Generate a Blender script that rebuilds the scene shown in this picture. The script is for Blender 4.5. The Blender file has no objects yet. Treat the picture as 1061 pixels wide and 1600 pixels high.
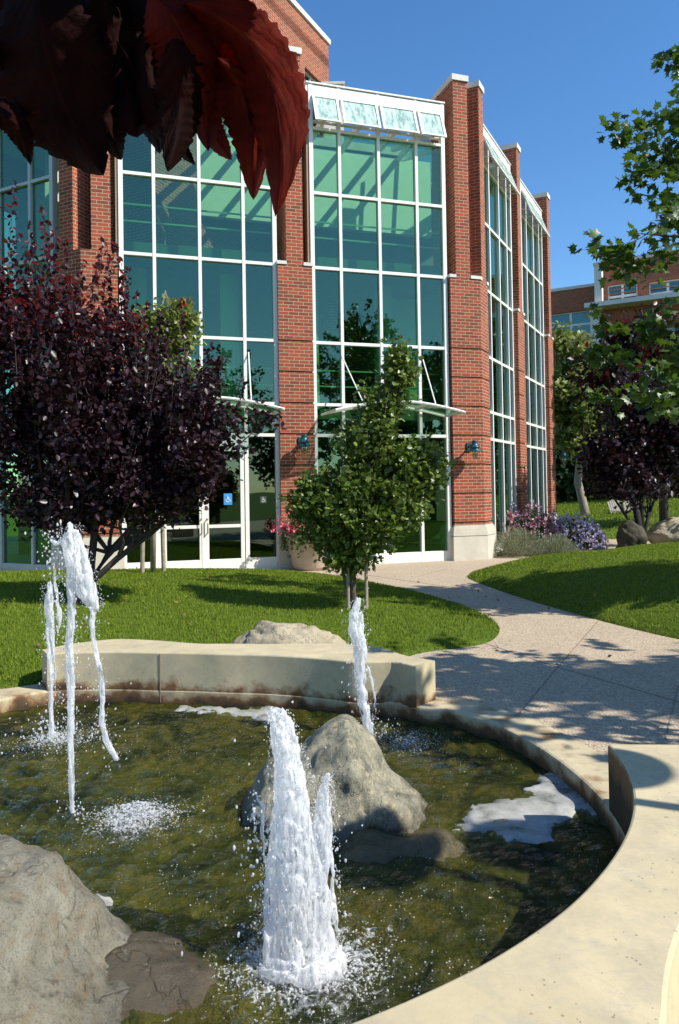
import bpy, bmesh, math, random
import numpy as np
from mathutils import Vector, Matrix, noise
from mathutils.geometry import delaunay_2d_cdt
random.seed(7); rng = np.random.default_rng(11)
scene = bpy.context.scene
COL = scene.collection
PI = math.pi
# ------------------------------------------------------------------ camera calibration
FPX, PXC, PYC, PITCH, ROLL, EYE = 1190.0, 530.5, 746.3, 0.0165, 0.0161, 1.6
cp, sp_, cr, sr = math.cos(PITCH), math.sin(PITCH), math.cos(ROLL), math.sin(ROLL)
CM = np.array([[cr, -sr, 0], [sr, cr, 0], [0, 0, 1]]) @ np.array([[1, 0, 0], [0, cp, -sp_], [0, sp_, cp]])
def ray(px, py):
    d = CM.T @ np.array([px - PXC, PYC - py, FPX]); return np.array([d[0], d[2], d[1]])
def G(px, py, z=0.0):
    d = ray(px, py); t = (z - EYE) / d[2]; return (d[0] * t, d[1] * t, z)
def D(px, py, Y):
    d = ray(px, py); t = Y / d[1]; return (d[0] * t, Y, d[2] * t + EYE)
cam_d = bpy.data.cameras.new('camera'); cam = bpy.data.objects.new('camera', cam_d); COL.objects.link(cam)
cam_d.sensor_width = 36; cam_d.sensor_fit = 'AUTO'; cam_d.lens = 36 * FPX / 1600
cam_d.shift_y = -(800 - PYC) / 1600; cam_d.clip_start = 0.05; cam_d.clip_end = 3000
rx = (CM[0, 0], CM[0, 2], CM[0, 1]); uy = (CM[1, 0], CM[1, 2], CM[1, 1]); bz = (-CM[2, 0], -CM[2, 2], -CM[2, 1])
cam.matrix_world = Matrix(((rx[0], uy[0], bz[0], 0), (rx[1], uy[1], bz[1], 0), (rx[2], uy[2], bz[2], EYE), (0, 0, 0, 1)))
scene.camera = cam
# ------------------------------------------------------------------ light
SUN_EL = math.radians(44); to_sun = np.array([0.914, -0.407])
to_sun = to_sun / np.hypot(*to_sun)
sl = bpy.data.lights.new('sun', 'SUN'); sun = bpy.data.objects.new('sun', sl); COL.objects.link(sun)
sl.energy = 4.9; sl.angle = math.radians(0.5); sl.color = (1.0, 0.95, 0.86)
sv = Vector((to_sun[0] * math.cos(SUN_EL), to_sun[1] * math.cos(SUN_EL), math.sin(SUN_EL)))
sun.rotation_euler = sv.to_track_quat('Z', 'Y').to_euler()
w = bpy.data.worlds.new('World'); scene.world = w; w.use_nodes = True
nt = w.node_tree; bg = nt.nodes['Background']; sky = nt.nodes.new('ShaderNodeTexSky')
sky.sky_type = 'NISHITA'; sky.sun_disc = False; sky.sun_elevation = SUN_EL
sky.sun_rotation = math.atan2(to_sun[0], to_sun[1])
sky.altitude = 300; sky.air_density = 1.0; sky.dust_density = 0.3; sky.ozone_density = 3.2
hs = nt.nodes.new('ShaderNodeHueSaturation'); hs.inputs['Saturation'].default_value = 1.22
nt.links.new(sky.outputs[0], hs.inputs['Color']); nt.links.new(hs.outputs[0], bg.inputs[0]); bg.inputs[1].default_value = 0.145
scene.view_settings.view_transform = 'Standard'; scene.view_settings.look = 'None'
scene.view_settings.exposure = 0.48; scene.view_settings.gamma = 1.0
try:
    scene.cycles.max_bounces = 8; scene.cycles.transparent_max_bounces = 24
    scene.cycles.sample_clamp_indirect = 6.0; scene.cycles.caustics_reflective = False; scene.cycles.caustics_refractive = False
except Exception: pass

# ------------------------------------------------------------------ materials
class Mat:
    def __init__(s, name):
        s.m = bpy.data.materials.new(name); s.m.use_nodes = True; s.t = s.m.node_tree
        s.b = s.t.nodes['Principled BSDF']; s.out = s.t.nodes['Material Output']
    def n(s, typ, **k):
        x = s.t.nodes.new('ShaderNode' + typ)
        for a, v in k.items(): setattr(x, a, v)
        return x
    def l(s, a, b): s.t.links.new(a, b)
    def coords(s, kind='Object', scale=(1, 1, 1)):
        c = s.n('TexCoord'); mp = s.n('Mapping'); mp.inputs['Scale'].default_value = scale
        s.l(c.outputs[kind], mp.inputs[0]); return mp.outputs[0]
    def noise(s, vec, scale, detail=4, rough=.6, dist=0):
        x = s.n('TexNoise'); x.inputs['Scale'].default_value = scale; x.inputs['Detail'].default_value = detail
        x.inputs['Roughness'].default_value = rough; x.inputs['Distortion'].default_value = dist
        if vec is not None: s.l(vec, x.inputs['Vector'])
        return x.outputs['Fac']
    def ramp(s, fac, stops, interp='LINEAR'):
        r = s.n('ValToRGB'); e = r.color_ramp.elements; r.color_ramp.interpolation = interp
        while len(e) < len(stops): e.new(0.5)
        for i, (p, c) in enumerate(stops):
            e[i].position = p; e[i].color = (c, c, c, 1) if isinstance(c, (int, float)) else (*c, 1)
        s.l(fac, r.inputs[0]); return r.outputs[0]
    def mix(s, fac, a, b, mode='MIX'):
        x = s.n('MixRGB', blend_type=mode)
        for i, v in ((0, fac), (1, a), (2, b)):
            if hasattr(v, 'links'): s.l(v, x.inputs[i])
            else: x.inputs[i].default_value = v if i == 0 else (*v, 1)
        return x.outputs[0]
    def math(s, op, a, b=0.0):
        x = s.n('Math', operation=op)
        for i, v in ((0, a), (1, b)):
            if hasattr(v, 'links'): s.l(v, x.inputs[i])
            else: x.inputs[i].default_value = v
        return x.outputs[0]
    def bump(s, h, strength=.3, dist=.01, normal=None):
        b = s.n('Bump'); b.inputs['Strength'].default_value = strength; b.inputs['Distance'].default_value = dist
        s.l(h, b.inputs['Height'])
        if normal is not None: s.l(normal, b.inputs['Normal'])
        return b.outputs[0]
    def set(s, col=None, rough=None, normal=None, metal=None, spec=None):
        for key, v in (('Base Color', col), ('Roughness', rough), ('Normal', normal), ('Metallic', metal), ('Specular IOR Level', spec)):
            if v is None: continue
            if hasattr(v, 'links'): s.l(v, s.b.inputs[key])
            else: s.b.inputs[key].default_value = (*v, 1) if isinstance(v, tuple) else v
        return s.m

def m_plain(name, col, rough=.6, metal=0, var=.12, scale=6, spec=.5):
    M = Mat(name); v = M.coords(); f = M.noise(v, scale, 5)
    c = M.mix(M.ramp(f, [(.3, 0), (.7, 1)]), tuple(x * (1 - var) for x in col), tuple(min(1, x * (1 + var)) for x in col))
    return M.set(c, rough, M.bump(M.noise(v, scale * 9, 3), .06, .004), metal, spec)

def m_brick(name, dark=1.0):
    M = Mat(name); uv = M.coords('UV')
    b = M.n('TexBrick'); b.offset = .5; b.squash = 1
    b.inputs['Scale'].default_value = 1; b.inputs['Mortar Size'].default_value = .0065; b.inputs['Mortar Smooth'].default_value = .2
    b.inputs['Brick Width'].default_value = .2157; b.inputs['Row Height'].default_value = .0719; b.inputs['Bias'].default_value = -.15
    M.l(uv, b.inputs['Vector'])
    b.inputs['Color1'].default_value = (.40 * dark, .080 * dark, .034 * dark, 1)
    b.inputs['Color2'].default_value = (.15 * dark, .045 * dark, .028 * dark, 1)
    b.inputs['Mortar'].default_value = (.52, .40, .27, 1)
    ob = M.coords(); n1 = M.noise(ob, 1.3, 4)
    n2 = M.noise(ob, 60, 3)
    c = M.mix(M.ramp(n1, [(.3, .0), (.75, .3)]), b.outputs[0], (.20, .10, .06), 'MIX')
    c = M.mix(M.ramp(n2, [(.25, .35), (.6, 0)]), c, (.12, .05, .03))
    h = M.math('ADD', M.math('MULTIPLY', b.outputs['Fac'], -1.0), M.math('MULTIPLY', n2, .35))
    return M.set(c, .88, M.bump(h, .55, .006), spec=.25)

def m_stone(name, col=(.62, .57, .46)):
    M = Mat(name); v = M.coords(); a = M.noise(v, 3, 6); b = M.noise(v, 70, 3)
    c = M.mix(M.ramp(a, [(.35, 0), (.7, 1)]), tuple(x * .82 for x in col), col)
    c = M.mix(M.ramp(b, [(.3, .25), (.5, 0)]), c, (.3, .27, .2))
    return M.set(c, .8, M.bump(b, .15, .004), spec=.3)

def m_concrete(name, line=0.0, amp=.30):
    M = Mat(name); v = M.coords()
    big = M.noise(v, 1.6, 6, .65, .6); mid = M.noise(v, 7, 6, .7); fine = M.noise(v, 120, 3)
    c = M.mix(M.ramp(big, [(.35, 0), (.7, 1)]), (.46, .385, .235), (.58, .49, .31))
    c = M.mix(M.ramp(mid, [(.45, 0), (.75, .7)]), c, (.34, .30, .22))
    c = M.mix(M.ramp(M.noise(v, 3.3, 8, .75, .8), [(.54, 0), (.64, .22)]), c, (.28, .245, .18))
    geo = M.n('NewGeometry'); sx = M.n('SeparateXYZ'); M.l(geo.outputs['Position'], sx.inputs[0])
    # pale grey streaky trowel stains
    sv_ = M.coords('Object', (2.2, 6, 2)); st = M.noise(sv_, 2.2, 8, .75, 1.2)
    c = M.mix(M.ramp(st, [(.56, 0), (.66, .5)]), c, (.36, .34, .29))
    # little pits
    vo = M.n('TexVoronoi'); vo.inputs['Scale'].default_value = 34; M.l(v, vo.inputs['Vector'])
    pit = M.ramp(vo.outputs['Distance'], [(.0, 1), (.13, 1), (.17, 0)])
    keep = M.ramp(M.noise(v, 9, 2), [(.50, 0), (.54, 1)])
    pm = M.math('MULTIPLY', pit, keep); c = M.mix(M.math('MULTIPLY', pm, .55), c, (.17, .14, .10))
    vd = M.n('TexVoronoi'); vd.inputs['Scale'].default_value = 7.5; M.l(M.coords('Object', (1, 1.6, 1)), vd.inputs['Vector'])
    dp = M.math('MULTIPLY', M.ramp(vd.outputs['Distance'], [(.0, 1), (.055, 1), (.075, 0)]), M.ramp(M.noise(v, 2.3, 2), [(.5, 0), (.55, 1)]))
    c = M.mix(M.math('MULTIPLY', dp, .6), c, (.14, .10, .06))
    # rust/wet line just above water; raised, it browns side faces higher up
    wl = M.math('ADD', sx.outputs['Z'], M.math('MULTIPLY', M.math('SUBTRACT', M.noise(v, 5, 5), .5), amp))
    low = M.n('MapRange'); low.inputs['From Min'].default_value = .015 + line; low.inputs['From Max'].default_value = -.05 + line
    sn = M.n('SeparateXYZ'); M.l(geo.outputs['True Normal'], sn.inputs[0]); side = M.math('LESS_THAN', sn.outputs['Z'], .5)
    if line == 0: side = 1.0
    else:
        vd2 = M.n('VectorMath', operation='DISTANCE'); M.l(M.mix(1.0, geo.outputs['Position'], (1, 1, 0), 'MULTIPLY'), vd2.inputs[0]); vd2.inputs[1].default_value = (-1.006, 3.937, 0); side = M.math('MULTIPLY', side, M.math('LESS_THAN', vd2.outputs['Value'], 2.43 if line > .2 else 9.0))
    M.l(wl, low.inputs['Value']); c = M.mix(M.math('MULTIPLY', low.outputs[0], side), c, (.20, .105, .045))
    low2 = M.n('MapRange'); low2.inputs['From Min'].default_value = -.03 + line * .8; low2.inputs['From Max'].default_value = -.1 + line * .8
    M.l(wl, low2.inputs['Value']); c = M.mix(M.math('MULTIPLY', low2.outputs[0], side), c, (.05, .035, .02))
    h = M.math('SUBTRACT', M.math('MULTIPLY', fine, .5), pm)
    return M.set(c, M.ramp(mid, [(.3, .75), (.7, .92)]), M.bump(h, .35, .004), spec=.3)

def m_aggregate(name):
    M = Mat(name); v = M.coords()
    vo = M.n('TexVoronoi'); vo.inputs['Scale'].default_value = 85; M.l(v, vo.inputs['Vector'])
    cr_ = M.n('SeparateColor'); M.l(vo.outputs['Color'], cr_.inputs[0])
    c = M.ramp(cr_.outputs[0], [(0, (.25, .18, .11)), (.3, (.49, .38, .25)), (.55, (.63, .52, .37)), (.8, (.42, .32, .21)), (1, (.72, .65, .50))])
    c = M.mix(M.ramp(vo.outputs['Distance'], [(.35, 0), (.75, .6)]), c, (.27, .21, .15))
    big = M.noise(v, 1.1, 5); c = M.mix(M.ramp(big, [(.35, 0), (.7, .35)]), c, (.30, .24, .18))
    gr = M.noise(v, 14, 5); c = M.mix(M.ramp(gr, [(.5, 0), (.75, .25)]), c, (.48, .41, .32))
    return M.set(c, .85, M.bump(vo.outputs['Distance'], .5, .006), spec=.3)

def m_rock(name, base, light, stain, scale=1.0, wet=True, waterline=-.1):
    M = Mat(name); v = M.coords('Object', (scale, scale, scale))
    a = M.noise(v, 2.6, 8, .7, .8); b = M.noise(v, 16, 6, .75); f = M.noise(v, 90, 4)
    c = M.mix(M.ramp(a, [(.35, 0), (.65, 1)]), base, light)
    st = M.noise(M.coords('Object', (scale * 3, scale * 1.1, scale * 1.5)), 3, 7, .7, 1.5)
    c = M.mix(M.ramp(st, [(.52, 0), (.66, .75)]), c, stain)
    c = M.mix(M.ramp(b, [(.30, .7), (.46, 0)]), c, tuple(x * .25 for x in base))
    c = M.mix(M.ramp(f, [(.32, .45), (.5, 0)]), c, tuple(x * .3 for x in base))
    dr = M.noise(M.coords('Object', (scale * 9, scale * 9, scale * 2.2)), 2.0, 5, .7, .6)
    c = M.mix(M.math('MULTIPLY', M.ramp(dr, [(.60, 0), (.64, .75)]), M.ramp(M.noise(v, 1.7, 3), [(.42, 0), (.55, 1)])), c, tuple(x * .42 for x in stain))
    r = .8
    if wet:
        geo = M.n('NewGeometry'); sx = M.n('SeparateXYZ'); M.l(geo.outputs['Position'], sx.inputs[0])
        wl = M.math('ADD', sx.outputs['Z'], M.math('MULTIPLY', M.math('SUBTRACT', M.noise(v, 4, 5), .5), .14))
        lo = M.n('MapRange'); lo.inputs['From Min'].default_value = waterline + .09; lo.inputs['From Max'].default_value = waterline + .03
        M.l(wl, lo.inputs['Value']); c = M.mix(M.math('MULTIPLY', lo.outputs[0], .8), c, tuple(x * .22 for x in light))
        rr_ = M.n('MapRange'); rr_.inputs['From Min'].default_value = 0; rr_.inputs['From Max'].default_value = 1
        rr_.inputs['To Min'].default_value = .75; rr_.inputs['To Max'].default_value = .18
        M.l(lo.outputs[0], rr_.inputs['Value']); r = rr_.outputs[0]
    ck = M.noise(v, 1.1, 5, .6, .3); crk = M.ramp(ck, [(.490, 0), (.5, 1), (.510, 0)])
    c = M.mix(M.math('MULTIPLY', crk, .3), c, tuple(x * .2 for x in base))
    h = M.math('SUBTRACT', M.math('ADD', b, M.math('MULTIPLY', f, .5)), M.math('MULTIPLY', crk, .5))
    return M.set(c, r, M.bump(h, .6, .02), spec=.4)

def m_leaf(name, cols, trans=.35, rough=.45, transcol=None, spec=.5):
    M = Mat(name); g = M.n('NewGeometry')
    n = len(cols); c = M.ramp(g.outputs['Random Per Island'], [(i / (n - 1), cols[i]) for i in range(n)])
    M.set(c, rough, spec=spec)
    tr = M.n('BsdfTranslucent'); ms = M.n('MixShader'); ms.inputs[0].default_value = trans
    if transcol: tr.inputs[0].default_value = (*transcol, 1)
    else: M.l(c, tr.inputs[0])
    M.l(M.b.outputs[0], ms.inputs[1]); M.l(tr.outputs[0], ms.inputs[2]); M.l(ms.outputs[0], M.out.inputs[0])
    return M.m

def m_glass(name, tint=(.50, .80, .68), refl=.13, rough=0.0, gcol=(.62, .84, .68)):
    M = Mat(name); M.t.nodes.remove(M.b)
    lw = M.n('LayerWeight'); lw.inputs[0].default_value = .5
    p = M.math('POWER', lw.outputs['Facing'], 3.0)
    fac = M.math('ADD', M.math('MULTIPLY', p, .75), refl)
    v = M.coords(); nb = M.bump(M.noise(v, .9, 2), .04, .02)
    tr = M.n('BsdfTransparent'); tr.inputs[0].default_value = (*tint, 1)
    gl = M.n('BsdfGlossy'); gl.inputs['Roughness'].default_value = rough; gl.inputs[0].default_value = (*gcol, 1); M.l(nb, gl.inputs['Normal'])
    ms = M.n('MixShader'); M.l(fac, ms.inputs[0]); M.l(tr.outputs[0], ms.inputs[1]); M.l(gl.outputs[0], ms.inputs[2])
    M.l(ms.outputs[0], M.out.inputs[0]); return M.m

def m_water(spots):
    M = Mat('water'); M.t.nodes.remove(M.b); v = M.coords()
    n1 = M.noise(v, 8, 5, .62, 1.2); n2 = M.noise(v, 30, 4, .65, .8); n3 = M.noise(v, 85, 2)
    nb = M.bump(M.math('ADD', M.math('ADD', n1, M.math('MULTIPLY', n2, .5)), M.math('MULTIPLY', n3, .16)), 1.0, .055)
    fr = M.n('Fresnel'); fr.inputs[0].default_value = 1.33; M.l(nb, fr.inputs['Normal'])
    tr = M.n('BsdfTransparent'); tr.inputs[0].default_value = (.76, .78, .50, 1)
    gl = M.n('BsdfGlossy'); gl.inputs['Roughness'].default_value = .03; M.l(nb, gl.inputs['Normal'])
    df = M.n('BsdfDiffuse'); M.l(M.ramp(M.noise(v, 2.2, 5, .6, 1.2), [(.36, (.012, .022, .007)), (.47, (.075, .09, .014)), (.58, (.17, .155, .022)), (.70, (.040, .06, .014))]), df.inputs[0]); M.l(nb, df.inputs['Normal'])
    m0 = M.n('MixShader'); m0.inputs[0].default_value = .42; M.l(tr.outputs[0], m0.inputs[1]); M.l(df.outputs[0], m0.inputs[2])
    ms = M.n('MixShader'); M.l(M.math('MULTIPLY', fr.outputs[0], .95), ms.inputs[0]); M.l(m0.outputs[0], ms.inputs[1]); M.l(gl.outputs[0], ms.inputs[2])
    # churned foam lace floating round each fountain foot
    acc = None
    for (cx, cy, r, st) in spots:
        vm = M.n('VectorMath', operation='DISTANCE'); M.l(v, vm.inputs[0]); vm.inputs[1].default_value = (cx, cy, WZ)
        mr = M.n('MapRange'); mr.inputs['From Min'].default_value = 0; mr.inputs['From Max'].default_value = r; mr.inputs['To Min'].default_value = st; mr.inputs['To Max'].default_value = 0
        M.l(vm.outputs['Value'], mr.inputs['Value']); acc = mr.outputs[0] if acc is None else M.math('MAXIMUM', acc, mr.outputs[0])
    vo = M.n('TexVoronoi'); vo.feature = 'DISTANCE_TO_EDGE'; vo.inputs['Scale'].default_value = 26
    wv = M.n('VectorMath', operation='ADD'); M.l(v, wv.inputs[0]); nc = M.n('TexNoise'); nc.inputs['Scale'].default_value = 14; M.l(v, nc.inputs['Vector'])
    sc = M.n('VectorMath', operation='SCALE'); sc.inputs['Scale'].default_value = .09; M.l(nc.outputs['Color'], sc.inputs[0]); M.l(sc.outputs[0], wv.inputs[1]); M.l(wv.outputs[0], vo.inputs['Vector'])
    lace = M.ramp(vo.outputs['Distance'], [(.0, 1), (.22, 0)])
    nz = M.noise(v, 19, 6, .75, .5)
    f = M.math('ADD', M.math('ADD', M.math('MULTIPLY', nz, .9), M.math('MULTIPLY', lace, .14)), acc)
    mask = M.ramp(f, [(.80, 0), (1.15, .75)])
    fo = M.n('BsdfDiffuse'); fo.inputs[0].default_value = (.80, .82, .80, 1); M.l(nb, fo.inputs['Normal'])
    m2 = M.n('MixShader'); M.l(mask, m2.inputs[0]); M.l(ms.outputs[0], m2.inputs[1]); M.l(fo.outputs[0], m2.inputs[2])
    M.l(m2.outputs[0], M.out.inputs[0]); return M.m

def m_basin():
    M = Mat('pond_bed'); v = M.coords()
    a = M.noise(v, 2.1, 6, .65, 1.5); b = M.noise(v, 9, 5, .7, 1)
    c = M.ramp(a, [(.32, (.02, .03, .010)), (.44, (.11, .13, .022)), (.54, (.26, .23, .035)), (.64, (.08, .10, .025)), (.78, (.33, .20, .04))])
    c = M.mix(M.ramp(b, [(.42, .6), (.6, 0)]), c, (.03, .035, .012))
    return M.set(c, .9)

def m_froth(name, transp=.12, col=(.95, .96, .97), sc=(34, 34, 7)):
    M = Mat(name); v = M.coords(); st = M.coords('Object', sc)
    g = M.noise(st, 1.6, 5, .75, .4)
    h = M.math('ADD', M.math('MULTIPLY', M.noise(v, 130, 3, .7), .35), M.math('MULTIPLY', g, 1.5))
    M.set(col, .16, M.bump(h, .6, .008), spec=.6)
    tl = M.n('BsdfTranslucent'); tl.inputs[0].default_value = (*col, 1)
    m1 = M.n('MixShader'); m1.inputs[0].default_value = .5; M.l(M.b.outputs[0], m1.inputs[1]); M.l(tl.outputs[0], m1.inputs[2])
    tr = M.n('BsdfTransparent'); m2 = M.n('MixShader')
    lw = M.n('LayerWeight'); lw.inputs[0].default_value = .35
    holes = M.ramp(g, [(.36, .9), (.50, transp)])
    f = M.math('MAXIMUM', holes, M.math('MULTIPLY', M.math('POWER', lw.outputs['Facing'], 2.0), .55))
    M.l(f, m2.inputs[0])
    M.l(m1.outputs[0], m2.inputs[1]); M.l(tr.outputs[0], m2.inputs[2]); M.l(m2.outputs[0], M.out.inputs[0]); return M.m

def m_foam():
    M = Mat('foam_scum'); v = M.coords(); h = M.noise(v, 150, 4)
    c = M.ramp(M.noise(v, 6, 5), [(.3, (.26, .27, .22)), (.5, (.42, .42, .38)), (.7, (.56, .56, .52))])
    M.set(c, .6, M.bump(h, .5, .004)); tr = M.n('BsdfTransparent'); ms = M.n('MixShader')
    M.l(M.ramp(M.noise(v, 7, 6, .6, .4), [(.32, .65), (.46, .30), (.6, .14)]), ms.inputs[0]); M.l(M.b.outputs[0], ms.inputs[1]); M.l(tr.outputs[0], ms.inputs[2]); M.l(ms.outputs[0], M.out.inputs[0]); return M.m

def m_lawn():
    M = Mat('lawn'); v = M.coords(); a = M.noise(v, .8, 5); b = M.noise(v, 30, 4)
    c = M.mix(M.ramp(a, [(.3, 0), (.7, 1)]), (.07, .115, .009), (.11, .155, .014))
    c = M.mix(M.ramp(b, [(.35, .5), (.6, 0)]), c, (.02, .045, .006))
    return M.set(c, .9, M.bump(b, .5, .02), spec=.15)

B = m_brick('brick'); BS = m_brick('brick_set_back', .95)
STONE = m_stone('precast_stone'); CAP = m_stone('coping_stone', (.74, .72, .66))
WHITE = m_plain('white_frame_paint', (.80, .79, .72), .35, var=.04)
GREY = m_plain('grey_and_shaded_frame', (.45, .50, .48), .4, var=.05)
TAN = m_plain('tan_panel', (.30, .20, .12), .6)
GLASS = m_glass('green_window_glass', (.52, .78, .58), .12)
GLASSD = m_glass('dark_window_glass', (.16, .26, .22), .14)
GLASSB = m_glass('blue_window_glass', (.10, .22, .24), .16)
AWN = m_glass('awning_glass', (.75, .92, .84), .22, .05)
CANG = m_glass('canopy_glass', (.70, .78, .72), .12, .2)
INT = m_plain('interior_plaster', (.62, .66, .58), .8, var=.05)
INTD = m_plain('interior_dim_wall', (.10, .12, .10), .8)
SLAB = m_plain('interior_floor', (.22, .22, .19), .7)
CONC = m_concrete('pond_concrete'); CONCS = m_concrete('brown_sided_pond_concrete', .34, .22); CONCB = m_concrete('back_wall_concrete', .07, .40); AGG = m_aggregate('exposed_aggregate')
JOINT = m_plain('joint_filler', (.24, .19, .13), .9)
LAWN = m_lawn(); BED = m_basin()
FROTH = m_froth('white_water', .12); DROPS = m_froth('water_drops', .25); FOAM = m_foam()
GRASS = m_leaf('grass_blades', [(.10, .155, .010), (.18, .25, .016), (.26, .32, .04), (.13, .20, .012)], .40, .55, spec=.2)
PLUM = m_leaf('plum_leaves', [(.014, .006, .009), (.026, .011, .016), (.055, .030, .040), (.018, .007, .010), (.036, .018, .024)], .10, .36, (.07, .008, .010), .35)
PLUMR = m_leaf('young_plum_leaves', [(.04, .008, .010), (.09, .010, .012), (.02, .007, .010)], .35, .4, (.35, .03, .02))
GREEN2 = m_leaf('small_tree_leaves', [(.085, .15, .018), (.14, .21, .03), (.055, .10, .014), (.22, .28, .06), (.10, .17, .022)], .34, .38)
MAPLE = m_leaf('maple_leaves', [(.022, .055, .006), (.035, .08, .008), (.05, .105, .010), (.10, .17, .018)], .32, .42, (.10, .18, .012))
LIME = m_leaf('pale_tree_leaves', [(.17, .23, .03), (.26, .32, .06), (.12, .17, .03), (.33, .36, .12), (.18, .15, .04)], .35, .4)
DKTREE = m_leaf('dark_tree_leaves', [(.02, .045, .010), (.035, .07, .012), (.05, .09, .02)], .25, .5)
REDL = m_leaf('red_leaves', [(.018, .008, .010), (.03, .012, .014), (.02, .03, .01), (.012, .006, .008), (.22, .01, .015)], .35, .4)
BARK = m_plain('bark', (.10, .075, .055), .9, var=.35, scale=18)
BARKP = m_plain('pale_bark', (.26, .22, .17), .85, var=.3, scale=14)
BLKBARK = m_plain('black_plum_bark', (.022, .017, .015), .9, var=.3, scale=18); DKBARK = m_plain('dark_bark', (.045, .035, .03), .9, var=.3, scale=18)  # near-black bark for the dark purple tree, dark bark for the others
STAKE = m_plain('weathered_stake_wood', (.30, .25, .18), .85, var=.25, scale=14)
TIE = m_plain('yellow_tie_strap', (.55, .33, .05), .6)
TEAL = m_plain('teal_lamp_paint', (.020, .085, .105), .35, .2)
LGLASS = m_glass('lamp_glass', (.7, .65, .5), .2, .15)
BRASS = m_plain('brass', (.55, .36, .10), .3, .9)
POT = m_plain('planter_clay', (.52, .40, .30), .7, var=.08)
SOIL = m_plain('soil', (.05, .035, .02), .95, var=.3)
GREYW = m_plain('weathered_chair_wood', (.26, .235, .20), .8, var=.2, scale=14)

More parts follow.
